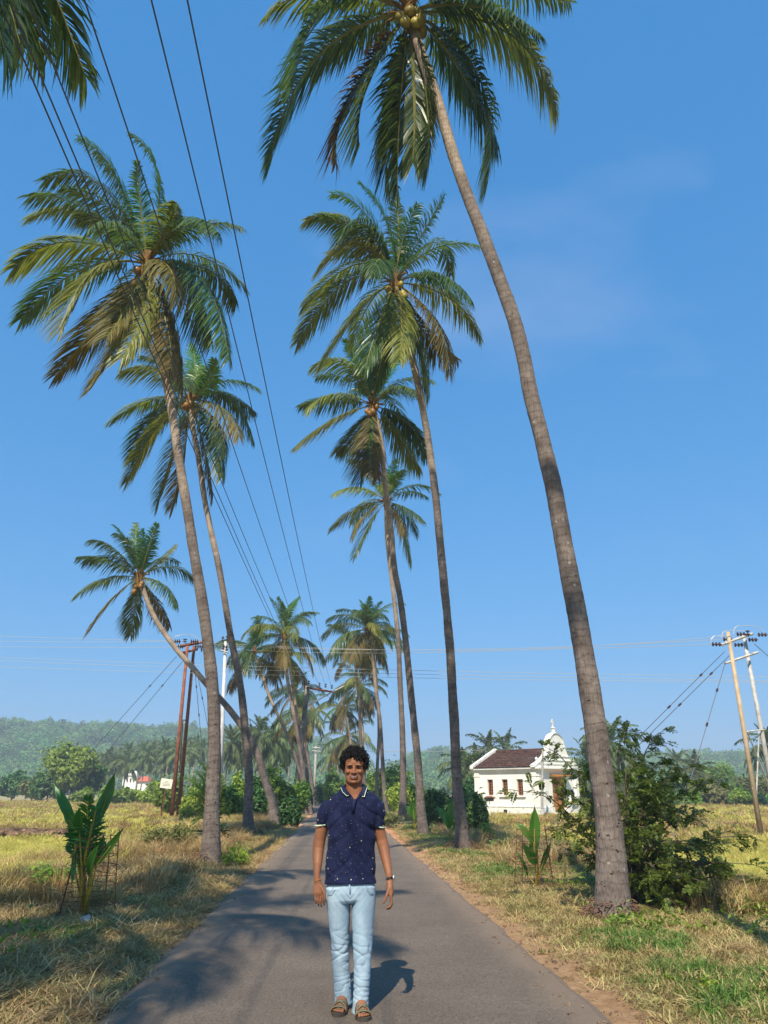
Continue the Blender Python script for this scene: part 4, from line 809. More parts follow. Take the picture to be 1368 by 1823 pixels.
for i in range(n+1):
    t = i/n; x = c0.x+(c1.x-c0.x)*t; y = 32.5+1.5*math.sin(t*3); h = (.40+.22*noise.noise((i*.6, 0, 0)))*min(1, (n-i)/14, i/6+.01)-.06; z = gzf(x, y)
    for dy, hh in ((-1.0, -.15), (-.45, h*.25), (-.2, h*.8), (.2, h), (.9, h*.85), (2.6, h*.5), (3.6, -.15)): V.append((x, y+dy+.12*noise.noise((i*.6, dy, 1)), z+hh+.05*noise.noise((i*.9, dy*3, 4))))
bm = quads_mesh('bank_earth', np.array(V), [(i*7+j, i*7+j+1, (i+1)*7+j+1, (i+1)*7+j) for i in range(n) for j in range(6)], mat=M['laterite']); link('bank_earth', bm, root)
for i in range(150):
    t = r_.random()*.93; x = c0.x+(c1.x-c0.x)*t; y = 32.5+1.5*math.sin(t*3)-.35+r_.normal(0, .2); s = r_.uniform(.06, .2); o = rock('clod', (x, y, gzf(x, y)+r_.uniform(.0, .35)), (s*1.3, s, s*.7), M['laterite'], i, root)

# ------------------------------------------------------------------ grass
def clump(n, h, spread, lie, wid, seed, mat, curl=.4):
    r_ = np.random.default_rng(seed); a = r_.random(n)*6.28; rr = spread*np.sqrt(r_.random(n)); p = np.stack([rr*np.cos(a), rr*np.sin(a), 0*a], 1)
    a2 = r_.random(n)*6.28; tilt = np.clip(r_.normal(lie, .22, n), 0, 1.45); D = np.stack([np.sin(tilt)*np.cos(a2), np.sin(tilt)*np.sin(a2), np.cos(tilt)], 1)
    hh = h*r_.uniform(.5, 1.15, n)[:, None]; W = np.stack([-np.sin(a2+r_.normal(0, .6, n)), np.cos(a2), 0*a2], 1); W /= np.linalg.norm(W, axis=1)[:, None]; w_ = wid*r_.uniform(.6, 1.3, n)[:, None]
    bend = np.stack([np.cos(a2), np.sin(a2), -.6+0*a2], 1)*curl
    if lie > 1: p[:, 2] += h*.12*r_.random(n)
    m_ = p+D*hh*.55+bend*hh*.12; e = p+D*hh*.9+bend*hh*.5; e[:, 2] = np.maximum(e[:, 2], .004)
    V = np.stack([p-W*w_/2, p+W*w_/2, m_-W*w_*.45, m_+W*w_*.45, e], 1).reshape(-1, 3); b = np.arange(n)*5
    F = [tuple(x) for x in np.stack([b, b+1, b+3, b+2], 1).tolist()]+[tuple(x) for x in np.stack([b+2, b+3, b+4], 1).tolist()]
    return quads_mesh('grass_clump', V, F, np.repeat(np.clip(r_.normal(.5, .25, n), 0, 1), 5), mat)
def weed(n, h, seed, mat, ls=.03):
    r_ = np.random.default_rng(seed); p = r_.normal(0, 1, (n, 3))*np.array((h*.38, h*.38, 0)); p[:, 2] = h*r_.random(n)*np.exp(-(p[:, 0]**2+p[:, 1]**2)/(h*h*.3))
    nr = r_.normal(0, .6, (n, 3)); nr[:, 2] += 1; nr /= np.linalg.norm(nr, axis=1)[:, None]; a = np.cross(nr, r_.normal(size=(n, 3))); a /= np.linalg.norm(a, axis=1)[:, None]; b = np.cross(nr, a); s = ls*r_.uniform(.6, 1.4, n)[:, None]
    V = np.stack([p-a*s, p-b*s*.4, p+a*s, p+b*s*.4], 1).reshape(-1, 3)
    return quads_mesh('weed', V, np.arange(n*4).reshape(n, 4), np.repeat(r_.random(n), 4), mat)
def pn(x, y, s, k=0): return np.array([noise.noise((a*s+k*17.3, b*s, k*3.1)) for a, b in zip(x, y)])
def scatter(name, n, x0, x1, y0, y1, dens, kinds, smin, smax, label, cat, ypow=1.0, tiltmax=.15, sfun=None):
    y = y0+(y1-y0)*rng.random(n)**ypow; az = rng.uniform(x0, x1, n)
    u = az; x = u+xr(y)
    keep = rng.random(n) < dens(x, y, u); x, y, u = x[keep], y[keep], u[keep]; n = len(x)
    s = rng.uniform(smin, smax, n)
    if sfun is not None: s = s*sfun(x, y, u)
    z = gz(x, y)-.01 if name != 'gravel' else np.where(np.abs(u) < HW, .052-.012*(u/HW)**2, gz(x, y))
    rot = np.stack([rng.normal(0, tiltmax, n), rng.normal(0, tiltmax, n), rng.uniform(0, 6.28, n)], 1)
    gn_scatter(name, np.stack([x, y, z], 1), rot, np.stack([s, s, s*rng.uniform(.7, 1.25, n)], 1), rng.integers(0, len(kinds), n), kinds, label, cat)
    return n
vis = lambda x, y: (np.abs(x) < .62*y+1.5)
hay = [clump(46, .24, .17, 1.3, .0075, s, M['straw'], .5) for s in range(3)]+[clump(40, .22, .16, 1.25, .0075, 9, M['straw_brown'], .5)]
turf = [clump(40, .11, .13, .75, .007, s, M['straw'], .9) for s in range(2)]+[clump(34, .10, .12, .7, .0075, s, M['turf_dry'], .9) for s in (4, 5)]
green = [clump(50, .12, .15, .6, .008, s, M['grass_green'], .8) for s in range(3)]
tall = [clump(70, .42, .16, .38, .0085, s, M['grass_field'], .8) for s in range(3)]
dry = [clump(80, .52, .17, .42, .008, s, M['straw'], .9) for s in range(2)]+[clump(80, .55, .18, .45, .008, 7, M['straw_brown'], .9)]
big = [clump(110, .55, .5, .35, .035, s, M[m_], .7) for s, m_ in ((0, 'grass_field'), (1, 'grass_field'), (2, 'straw'))]
bigb = [clump(110, .6, .5, .35, .035, s, M[m_], .7) for s, m_ in ((0, 'straw_brown'), (1, 'straw_brown'), (2, 'straw'))]
au_ = lambda u: np.abs(u)
edge = lambda u: np.where(u > 0, smooth(1.82, 2.5, u), smooth(1.68, 2.1, -u))
scatter('mown_hay', 26000, -8, 8, 3.6, 34, lambda x, y, u: vis(x, y)*edge(u)*(1-smooth(5.5, 8, au_(u)))*.8*(pn(x, y, .9, 1) > -.25), hay, .7, 1.25, 'dry cut grass lying along both road verges', 'dry grass', 1.7, sfun=lambda x, y, u: np.where(u > 0, .5, 1))
scatter('short_grass', 52000, -9, 9, 3.6, 36, lambda x, y, u: vis(x, y)*edge(u)*(1-smooth(6.5, 9, au_(u)))*.8, turf, .7, 1.3, 'short dry grass on the road verges', 'grass', 1.6)
scatter('green_grass', 30000, -8, 8.5, 3.8, 36, lambda x, y, u: vis(x, y)*edge(u)*smooth(2.3, 2.8, au_(u))*(pn(x, y, .75, 4) > .04), green, .7, 1.3, 'patches of fresh green grass on the verges', 'grass', 1.6)
scatter('tall_field_grass', 36000, -30, -4.6, 7, 33, lambda x, y, u: vis(x, y)*(1-smooth(29, 31.2, y)*(u < -5))*smooth(-4.6, -5.9, u)*(.75+.25*(pn(x, y, .5, 2) > 0)), tall, .6, 1.05, 'tall yellow-green grass of the left field', 'grass', 1.5)
scatter('right_field_grass', 22000, 5.2, 30, 11, 40, lambda x, y, u: vis(x, y)*smooth(5.2, 6.4, u)*.9, tall, .55, .95, 'yellow-green grass of the right field', 'grass', 1.5)
scatter('dry_tall_grass', 12000, -9, 9, 8.5, 50, lambda x, y, u: vis(x, y)*(((u < -2.9)*(u > -6.8)*smooth(9.5, 12.5, y)+(u > 3.5)*(u < 6.6)*smooth(8.5, 10.5, y)*.8*(au_(u-4.2) > .3))*(pn(x, y, .45, 6) > -.16)), dry, .6, 1.2, 'straw-coloured tall dry grass clumps beside the palm trunks', 'dry grass', 1.3)
scatter('far_field_grass', 26000, -130, 60, 30, 118, lambda x, y, u: vis(x, y)*(np.where(u < 0, (u < -5)*((y < 31)+(y > 34.5)), u > 6)), big, .7, 1.2, 'pale yellow grass covering the farther fields', 'grass', 1.4, sfun=lambda x, y, u: .8+.4*smooth(50, 120, y))
scatter('brown_field_grass', 16000, -130, 62, 30, 122, lambda x, y, u: vis(x, y)*np.where(u < 0, (u < -5)*((y > 50)*(pn(x, y, .05, 3) > -.1)+(y > 37)*(y < 42)), (u > 6)*(y > 34)*(pn(x, y*3, .05, 5) > -.15)), bigb, .7, 1.2, 'brown parched grass bands in the far fields', 'dry grass', 1.3, sfun=lambda x, y, u: .8+.4*smooth(50, 120, y))
wk = [weed(70, .3, s, M['leaf_mid'], .03) for s in range(2)]+[weed(60, .25, 5, M['leaf_light'], .028)]
scatter('low_weeds', 1500, -8, 8, 6, 34, lambda x, y, u: vis(x, y)*smooth(2.6, 3.4, au_(u))*(pn(x, y, .6, 8) > .18), wk, .6, 1.5, 'small leafy weeds scattered in the verge grass', 'weeds', 1.5)
M['gravel'] = noise_mat('gravel_grey', (.09, .06, .04), (.26, .18, .12), 30, .95, .1, objrand=.3)
gk = []
for q in range(3):
    mb = MB()
    for j in range(6):
        a = random.random()*6.28; rr = random.uniform(0, .12); mb.ell((rr*math.cos(a), rr*math.sin(a), .004), [random.uniform(.005, .016) for _ in range(3)], 6, 4)
    g_ = mb.mesh('pebbles'); g_.materials.append(M['gravel']); gk.append(g_)
scatter('gravel', 3000, -2.3, 2.4, 3.8, 26, lambda x, y, u: vis(x, y)*(au_(u) > 1.5)*(rng.random(len(u)) < np.where(au_(u) < 1.68, .25, 1)), gk, .45, .95, 'loose gravel and grit along both road edges', 'gravel', 1.5, sfun=None)
# a few single leafy plants
def plant(px, py, h, mt, label, z=0, n=220, ls=.035, wpx=None):
    g = G(px, py, z); g.z = gzf(g.x, g.y); root = empty('weed_plant', g, label, 'plant')
    w_ = (wpx/1300*g.y) if wpx else h*1.2
    link('leaves', leaf_cloud(lobes_bush(w_, h, w_, 6, int(px)), n, ls, seed=int(px), mat=M[mt], shell=.9), root)
    mb = MB()
    for i in range(5): a = i*1.3; mb.tube([(0, 0, 0), (math.cos(a)*w_*.15, math.sin(a)*w_*.15, h*.4), (math.cos(a)*w_*.3, math.sin(a)*w_*.3, h*.8)], [.008, .006, .003], 4)
    mb.build('stems', M['wood'], root)
plant(100, 1605, .55, 'leaf_mid', 'leafy green weed left of the front left wire cage', n=700, ls=.03, wpx=90)
plant(418, 1545, .5, 'leaf_light', 'bright green feathery weed right of the nearest left trunk', n=400, ls=.035, wpx=60)
plant(300, 1520, .8, 'leaf_olive', 'dull green bush in the dry grass left of the nearest left trunk', n=1500, ls=.035, wpx=120)
plant(1262, 1775, .09, 'leaf_light', 'small bright green weed in the grass at lower right', n=90, ls=.022, wpx=34)
plant(1100, 1655, .14, 'leaf_mid', 'low green weed against the foot of the near right trunk', n=260, ls=.022, wpx=70)
plant(1195, 1758, .07, 'leaf_light', 'tiny green weed left of the small bright one at lower right', n=60, ls=.02, wpx=30)
plant(695, 1475, .9, 'leaf_olive', 'brownish dry bush before the fourth right trunk', n=900, ls=.05, wpx=44)
plant(870, 1500, .9, 'leaf_mid', 'twiggy weed at the edge of the right field', n=500, ls=.03, wpx=40)
# fibrous litter round trunk feet
M['litter'] = M['root']
for (px, py, Y, r, l) in ((1093, 1642, 10.2, .29, 'red-brown root litter heaped round the near right trunk foot'), (375, 1540, 17.4, .36, 'brown root mat round the nearest left trunk foot'), (443, 1488, 28, .45, 'brown root mat round the second left trunk foot'), (824, 1515, 21.3, .4, 'brown root mat round the second right trunk foot')):
    b = P(px, py, Y); b.z = gzf(b.x, Y); mb = MB(); r_ = np.random.default_rng(int(px))
    for i in range(170):
        a = r_.random()*6.28; q = r*r_.uniform(.75, 1.25); p = np.array((math.cos(a)*q, math.sin(a)*q, r_.uniform(0, .05)+.16*max(0, 1-(q/r-.75)*2.2)))
        d = np.array((math.cos(a+r_.normal(0, .9)), math.sin(a+r_.normal(0, .9)), r_.uniform(-.6, .1)))*r_.uniform(.05, .14)
        mb.tube([p, p+d*.5+np.array((0, 0, .012)), p+d], [.009, .007, .003], 4)
    tag(mb.build('root_mat', M['root'], loc=b), l, 'roots', kind=None)

# ------------------------------------------------------------------ chapel
M['lime'] = noise_mat('limewash', (.80, .77, .67), (.90, .885, .82), 1.2, .85, .2, c3=(.86, .85, .78))
M['lime_stain'] = noise_mat('stained_limewash', (.42, .39, .3), (.84, .82, .74), 2.6, .85, .2, lo=.3, hi=.5)
M['tile'] = noise_mat('clay_tile', (.045, .026, .02), (.14, .072, .052), 2.5, .85, .2, c3=(.3, .22, .18))
M['door_wood'] = noise_mat('varnished_door', (.32, .12, .02), (.5, .2, .035), 4, .4, .4, stretch=(6, 6, .6))
M['window_wood'] = noise_mat('window_wood', (.2, .07, .03), (.32, .13, .06), 4, .6, .3)
M['dark'] = flat('dark_interior', (.02, .018, .016), .8)
M['white'] = flat('white_paint', (.8, .8, .78), .5)
M['red_roof'] = noise_mat('red_roof', (.5, .12, .07), (.62, .18, .1), 3, .8)
M['concrete'] = noise_mat('concrete', (.3, .28, .25), (.45, .43, .39), 4, .9)
cc = P(961, 1450, 64); cr = empty('chapel', (cc.x, 64, -.62), 'small white chapel with tiled roof, bell gable and orange wooden door on the right field', 'chapel', rz=R(45))
FW, SL, WT, EZ = 6.2, 6.5, .35, 3.8      # facade width, side length, wall thickness, eave height
wins = [1.75, 3.3, 4.85]; ww, wz0, wz1 = .62, 1.74, 3.02
mb = MB(); e = [0]+[q for y in wins for q in (y-ww/2, y+ww/2)]+[SL]
for i in range(0, len(e), 2): mb.box((WT/2, (e[i]+e[i+1])/2, EZ/2), (WT, e[i+1]-e[i], EZ))
for y in wins:
    mb.box((WT/2+.001, y, wz0/2), (WT-.004, ww, wz0)); mb.box((WT/2+.001, y, (wz1+EZ)/2), (WT-.004, ww, EZ-wz1))
mb.box((FW-WT/2, SL/2, EZ/2), (WT, SL, EZ)); mb.build('side_wall', M['lime'], cr)
MB().box((FW/2, SL-WT/2+.01, EZ/2), (FW-2*WT-.01, WT, EZ)).build('rear_wall', M['lime'], cr)
dw0, dw1, dz = 2.15, 4.05, 3.2
fb = MB(); fb.box(((WT+dw0)/2, WT/2-.02, EZ/2), (dw0-WT, WT, EZ)); fb.box(((dw1+FW-WT)/2, WT/2-.02, EZ/2), (FW-WT-dw1, WT, EZ)); fb.box(((dw0+dw1)/2, WT/2-.02, (dz+EZ)/2), (dw1-dw0, WT, EZ-dz)); fb.build('front_wall', M['lime'], cr)
d = MB().box(((dw0+dw1)/2, .2, .45+(dz-.45)/2), (dw1-dw0, .06, dz-.45)).build('door', M['door_wood'], cr)
for sx in (-1, 1):
    for z0, z1 in ((.6, 1.5), (1.65, 2.9)):
        MB().box(((dw0+dw1)/2+sx*.47, .155, (z0+z1)/2), (.66, .04, z1-z0)).build('door_panel', M['door_wood'], d)
MB().box(((dw0+dw1)/2, .14, 1.75), (.05, .05, 2.6)).build('door_post', M['window_wood'], d)
MB().box(((dw0+dw1)/2, -.42, dz+.12), (2.5, .8, .07), R3=Matrix.Rotation(R(12), 3, 'X')).build('door_canopy', M['door_wood'], cr)
for i, y in enumerate(wins):
    wn = MB().box((WT-.09, y, (wz0+wz1)/2), (.03, ww-.02, wz1-wz0-.02)).build('window', M['dark'], cr)
    f = MB()
    for yy_ in (-ww/2+.05, ww/2-.05, 0): f.box((WT-.14, y+yy_, (wz0+wz1)/2), (.06, .07, wz1-wz0-.03))
    for k in range(6): f.box((WT-.141, y, wz0+.06+(wz1-wz0-.12)*k/5), (.055, ww-.04, .05))
    f.build('window_frame', M['window_wood'], wn)
    MB().box((-.05, y, wz0-.06), (.22, ww+.5, .1)).build('window_sill', M['lime'], wn)
pl = MB().box((-.04, SL/2, .42), (.1, SL+.12, .84)); pl.box((-.05, SL/2, .87), (.16, SL+.2, .07)); pl.box((dw0/2, -.06, .42), (dw0+.05, .1, .84)); pl.box(((dw1+FW)/2, -.06, .42), (FW-dw1+.05, .1, .84)); pl.build('plinth', M['lime_stain'], cr)
MB().box((-.1, 3.3, .48), (.04, .36, .3)).build('vent', M['dark'], cr)
for (x, y) in ((-.05, .28), (-.05, SL-.28)):
    MB().box((x, y, EZ/2+.3), (.12, .5, EZ-1.0)).box((x-.01, y, EZ-.5), (.18, .62, .1)).build('pilaster', M['lime'], cr)
for x in (.3, FW-.3): MB().box((x, -.08, EZ/2+.3), (.5, .12, EZ-1.0)).box((x, -.09, EZ-.5), (.62, .18, .1)).build('pilaster', M['lime'], cr)
cn = MB()
for k, (o_, z, h) in enumerate(((.12, EZ-.16, .12), (.24, EZ-.04, .12), (.36, EZ+.08, .12))):
    cn.box((-o_/2+.02*k, SL/2-.05, z), (o_, SL+.2+o_, h)); cn.box((FW/2+.05, -o_/2-.02*k-.02, z+.003), (FW+.2+o_, o_, h)); cn.box((FW+o_/2-.02*k, SL/2+.1, z), (o_, SL, h))
cn.build('cornice', M['lime'], cr)
# roof: two slopes of overlapping tile courses
RH = 1.5; rf = MB()
nc, nt_ = 10, 26
for sd in (0, 1):
    x0, x1 = (-.42, FW/2) if sd == 0 else (FW+.42, FW/2)
    for i in range(nc):
        a, b_ = i/nc, (i+1)/nc+.02; xa, xb = x0+(x1-x0)*a, x0+(x1-x0)*min(1, b_); za, zb = EZ+.16+RH*a+.05, EZ+.16+RH*b_-.02
        V = []
        for j in range(nt_*4+1):
            y = .36+(SL-.5)*j/(nt_*4); c_ = .035*math.sin(j*math.pi/2)+random.uniform(-.008, .008); V += [(xa, y, za+c_), (xb, y, zb+c_)]
        rf.add(V, [(2*j, 2*j+1, 2*j+3, 2*j+2) for j in range(nt_*4)])
ro = rf.build('roof', M['tile'], cr)
MB().tube([(FW/2, .3, EZ+RH+.2), (FW/2, SL-.1, EZ+RH+.2)], .1, 8).build('ridge', M['tile'], ro)
rk = MB()
for x0, x1 in ((-.5, FW/2), (FW+.5, FW/2)):
    v = [(x0, SL-.2, EZ+.1), (x1, SL-.2, EZ+RH+.16), (x1, SL-.2, EZ+RH+.42), (x0, SL-.2, EZ+.34)]; v2 = [(a, b_+.32, c_) for a, b_, c_ in v]
    rk.add(v+v2, [(0, 1, 2, 3), (7, 6, 5, 4), (0, 4, 5, 1), (1, 5, 6, 2), (2, 6, 7, 3), (3, 7, 4, 0)])
rk.add([(-.3, SL-.05, EZ), (FW+.3, SL-.05, EZ), (FW/2, SL-.05, EZ+RH+.1)], [(0, 1, 2)]); rk.build('rear_gable', M['lime_stain'], cr)
# curved bell gable
half = [(FW/2+.42, 0), (FW/2+.42, .1), (FW/2+.1, .3), (FW/2-.25, .42), (2.5, .62), (2.1, .82), (1.75, 1.08), (1.5, 1.4), (1.32, 1.75), (1.2, 2.1), (1.1, 2.4), (.98, 2.7), (.8, 2.95), (.55, 3.15), (.25, 3.27), (0, 3.3)]
out = [(FW/2-x, z) for x, z in half]+[(FW/2+x, z) for x, z in half[::-1][1:]]; n = len(out)
gm = MB(); zb = EZ+.14
gm.add([(x, -.12, zb+z*.86) for x, z in out]+[(x, .3, zb+z*.86) for x, z in out], [tuple(range(n)), tuple(range(2*n-1, n-1, -1))]+[(i, n+i, n+(i+1) % n, (i+1) % n) for i in range(n)])
ge = gm.build('bell_gable', M['lime'], cr)
cp = MB()
for i in range(1, n-2):
    (xa, za), (xb, z2) = out[i], out[i+1]; cp.tube([(xa, .09, zb+za*.86+.02), (xb, .09, zb+z2*.86+.02)], [(.07, .3)]*2, 4, ref=(0, 0, 1))
cp.build('coping', M['lime_stain'], ge)
mo = MB()
for z, w_, h in ((.32, FW-.6, .07), (.62, FW-1.5, .06), (.95, FW-2.4, .05)): mo.box((FW/2, -.15, zb+z), (w_, .1, h))
mo.build('moulding', M['lime'], ge)
MB().lathe((FW/2, -.13, zb+1.75), [(.22, -.03), (.22, .02)], 14, axis=(0, -1, 0)).build('round_window', M['dark'], ge)
fx = FW/2; zt = zb+3.3*.86
MB().lathe((fx, .09, zt-.03), [(.3, 0), (.3, .08), (.16, .12), (.2, .3), (.1, .4), (.28, .46), (.05, .55)], 10).build('finial', M['lime_stain'], ge)
MB().box((fx, .09, zt+.86), (.1, .1, .66)).box((fx, .091, zt+.96), (.42, .08, .1)).build('cross', M['lime_stain'], ge)
for x in (.25, FW-.25): MB().lathe((x, .1, zb+.32), [(.12, 0), (.16, .12), (.06, .2), (.14, .34), (.02, .5)], 8).build('finial', M['lime_stain'], ge)
nf = MB(); nf.lathe((5.05, -.055, 1.9), [(.3, 0), (.3, .05)], 10, axis=(0, -1, 0)); nf.box((5.05, -.07, 1.55), (.56, .06, .8)); nn_ = nf.build('niche', M['dark'], cr)
MB().box((5.05, -.16, 1.1), (.8, .3, .08)).box((4.72, -.09, 1.6), (.08, .1, .9)).box((5.38, -.09, 1.6), (.08, .1, .9)).build('niche_frame', M['lime_stain'], nn_)
MB().box((3.1, -.6, .14), (2.8, 1.1, .28)).box((3.1, -.35, .36), (2.4, .6, .16)).build('steps', M['lime_stain'], cr)
tag(MB().tube([P(965, 1438, 61), P(966, 1385, 61), P(966.5, 1334, 61)], [.11, .10, .08], 8).build('utility_pole', M['concrete']), 'thin grey concrete pole standing in front of the chapel corner', 'pole')
b = P(873, 1450, 58); b.z = gzf(b.x, 58); root = empty('box_on_post', b, 'dark shrine-like box with sloping lid on a thin post before the chapel wall', 'box'); zc = P(873, 1423, 58).z-b.z
MB().box((0, 0, zc), (.58, .4, .26)).build('box', M['dark'], root); MB().add([(-.34, -.25, zc+.13), (.34, -.25, zc+.13), (.34, .25, zc+.13), (-.34, .25, zc+.13), (-.18, 0, zc+.24), (.18, 0, zc+.24)], [(0, 1, 5, 4), (2, 3, 4, 5), (1, 2, 5), (3, 0, 4)]).build('lid', M['window_wood'], root)
MB().tube([(0, 0, 0), (0, 0, zc-.13)], .03, 6).build('post', M['white'], root)

# far white church with red roof in the grove
b = P(226, 1400, 190); root = empty('far_church', (b.x, 190, -.45), 'distant white church building with a red roofed annex below the far grove', 'church')
k = 190/1391*.97
def bx(px0, px1, py0, py1, dpt, name, m_, yo=0):
    x0, x1 = (px0-226)*k, (px1-226)*k; z0, z1 = (1407-py0)*k+1.95, (1407-py1)*k+1.95
    return MB().box(((x0+x1)/2, yo+dpt/2, (z0+z1)/2), (x1-x0, dpt, z1-z0)).build(name, M[m_], root)
bx(217, 242, 1412, 1381, 6, 'nave', 'white'); bx(217, 222, 1381, 1376, 1, 'turret', 'white'); bx(227, 234, 1381, 1377, 1, 'gable', 'white', -.3); bx(237, 243, 1386, 1373, 1.2, 'tower', 'white', -.5); bx(243, 262, 1412, 1391, 5, 'annex', 'white', .5)
x0, x1 = (242-226)*k, (264-226)*k; z0, z1 = (1407-1391)*k+1.95, (1407-1382)*k+1.95
MB().add([(x0, 0, z0), (x1, 0, z0), (x1-1, 3, z1), (x0+.5, 3, z1), (x0, 6, z0), (x1, 6, z0)], [(0, 1, 2, 3), (3, 2, 5, 4), (0, 3, 4), (1, 5, 2)]).build('roof', M['red_roof'], root)
for px in (219.5, 225, 231, 237): bx(px, px+1.6, 1392, 1386, .3, 'window', 'dark', -.2)

# notice board
M['board'] = noise_mat('cream_board', (.62, .6, .48), (.75, .73, .62), 6, .7)
b = P(288, 1440, 52); b.z = gzf(b.x, 52); root = empty('notice_board', b, 'small cream notice board on a tilted rusty post by the twin poles', 'sign')
z1 = P(297, 1395, 52).z-b.z; xt = P(297, 1395, 52).x-b.x
bo = MB().box((xt, -.05, z1), (.78, .04, .6), R3=Matrix.Rotation(R(7), 3, 'Y')).build('board', M['board'], root)
tx = MB()
for (dx, dz_, w_) in ((0, .14, .2), (-.02, .04, .5), (.02, -.04, .42), (0, -.12, .48)): tx.box((xt+dx, -.075, z1+dz_-dx*.12), (w_, .006, .025))
tx.build('lettering', flat('faded_lettering', (.32, .33, .28)), bo)
MB().tube([(0, 0, -.1), (xt*.9, 0, z1-.2)], .045, 6).build('post', M['rust'], root)

# ------------------------------------------------------------------ poles and lines
M['galv'] = noise_mat('weathered_steel', (.32, .3, .27), (.55, .53, .49), 3, .6, .4)
M['buff'] = noise_mat('buff_paint', (.38, .27, .16), (.55, .42, .27), 2, .7)
M['rustpole'] = noise_mat('rust_brown', (.16, .055, .03), (.3, .11, .06), 3, .8)
M['whitepole'] = noise_mat('white_pole', (.45, .45, .45), (.6, .6, .6), 3, .5, .4)
M['insulator'] = flat('brown_porcelain', (.05, .025, .025), .25, .6)
M['wire_dark'] = flat('line_wire_dark', (.06, .06, .07), .5, .5)
M['wire_light'] = flat('line_wire_bare', (.5, .48, .44), .4, .5, .3)
def wv(v, b): return tuple(Vector(v)-b)
def ins(root, b, p, ax, n=3, s=.09, name='insulator'):
    ax = Vector(ax).normalized(); prof = []
    for i in range(n): z = i*.16; prof += [(.03, z), (s*1.25, z+.03), (s*1.25, z+.06), (.03, z+.1)]
    prof += [(.02, n*.16)]
    MB().lathe(Vector(p)-b, prof, 10, axis=ax).build(name, M['insulator'], root, True)
def hpole(legs, Ys, mats, label, rad, arms, braces, insl, jump):
    b = P(*legs[0][0], Ys[0]); b.z = gzf(b.x, Ys[0]); root = empty('twin_pole', b, label, 'power pole')
    for (lo, hi_), Y, m_ in zip(legs, Ys, mats):
        p0 = P(*lo, Y); p0.z = gzf(p0.x, Y)-.1; MB().tube([wv(p0, b), wv(P(*hi_, Y), b)], [rad*1.15, rad*.85], 10).build('leg', m_, root, True)
    for (p, q, r_) in arms: MB().tube([wv(P(*p, Ys[0]-.12), b), wv(P(*q, Ys[1]-.12), b)], r_, 4, ref=(0, 0, 1)).build('crossarm', M['galv'] if mats[0] is not M['rustpole'] else M['rustpole'], root)
    for (p, q, ya, yb) in braces: MB().tube([wv(P(*p, ya), b), wv(P(*q, yb), b)], .035, 4).build('brace', M['galv'] if mats[0] is not M['rustpole'] else M['rustpole'], root)
    for (p, d_, n, Y) in insl: ins(root, b, P(*p, Y), d_, n, .085*Ys[0]/36)
    for pts in jump: MB().tube([wv(P(x, y, Ys[0]-.3), b) for x, y in pts], .016*Ys[0]/36, 5).build('jumper', M['wire_light'], root)
    return root
hpole([((1357, 1497), (1296, 1125)), ((1392, 1495), (1324, 1128))], (35.7, 36.8), (M['buff'], M['galv']), 'tall twin steel pole at the right edge carrying insulators and stays', .105,
      [((1284, 1148), (1340, 1128), .07), ((1291, 1181), (1350, 1161), .06)], [((1325, 1303), (1361, 1299), 35.7, 36.8), ((1331, 1303), (1372, 1405), 35.7, 36.8), ((1352, 1300), (1347, 1420), 36.8, 35.7), ((1340, 1404), (1344, 1404), 35.6, 35.9)],
      [((1268, 1147), (1, 0, .0), 3, 35.5), ((1288, 1138), (1, 0, .0), 3, 36), ((1312, 1129), (1, 0, 0), 3, 36.4), ((1350, 1130), (1, 0, 0), 3, 36.6), ((1331, 1122), (0, 0, -1), 2, 36.2), ((1308, 1148), (1, 0, 0), 3, 36.6), ((1333, 1139), (1, 0, 0), 3, 36.8)],
      [[(1266, 1146), (1266, 1138), (1272, 1132), (1285, 1131), (1300, 1134)], [(1285, 1135), (1287, 1126), (1294, 1122), (1310, 1122), (1325, 1123)], [(1306, 1128), (1308, 1118), (1315, 1113), (1340, 1114), (1355, 1118), (1361, 1128)]])
hpole([((307, 1442), (334, 1150)), ((318, 1447), (346, 1150))], (55, 56), (M['rustpole'], M['rustpole']), 'rusty twin steel pole left of the nearest left palm trunk', .135,
      [((322, 1150), (362, 1143), .12), ((325, 1162), (352, 1156), .09)], [((319, 1281), (336, 1283), 55, 56), ((310, 1374), (326, 1375), 55, 56), ((326, 1283), (320, 1374), 55.3, 55.6)],
      [((311, 1142), (1, 0, 0), 3, 54.8), ((340, 1142), (1, 0, 0), 4, 54.8), ((317, 1151), (1, 0, 0), 3, 54.9), ((348, 1151), (1, 0, 0), 4, 54.9), ((330, 1137), (0, 0, -1), 2, 55), ((326, 1160), (.2, 0, -1), 2, 54.8), ((358, 1157), (1, 0, .1), 2, 55)],
      [[(306, 1142), (312, 1133), (325, 1129), (342, 1130), (352, 1136), (356, 1144)]])
b = P(394, 1400, 42); b.z = gzf(b.x, 42); root = empty('utility_pole', b, 'white metal pole standing between the two nearest left palm trunks', 'pole')
MB().tube([(0, 0, -.1), wv(P(402, 1142, 42), b), ], [.14, .09], 10).build('shaft', M['whitepole'], root, True)
for i, (px, py) in enumerate([(396, 1142), (405, 1140), (397, 1156), (404, 1158)]): ins(root, b, P(px, py, 41.9), (.1*(-1)**i, 0, 1), 2, .07)
MB().tube([wv(P(393, 1158, 41.8), b), wv(P(406, 1162, 41.8), b)], .05, 4).build('crossarm', M['galv'], root)
M['oldpole'] = noise_mat('mossy_concrete', (.12, .1, .085), (.27, .24, .2), 2, .9)
b = P(525, 1443, 57.5); b.z = gzf(b.x, 57.5); root = empty('utility_pole', b, 'leaning concrete pole with a long rusty crossarm left of the far road', 'pole')
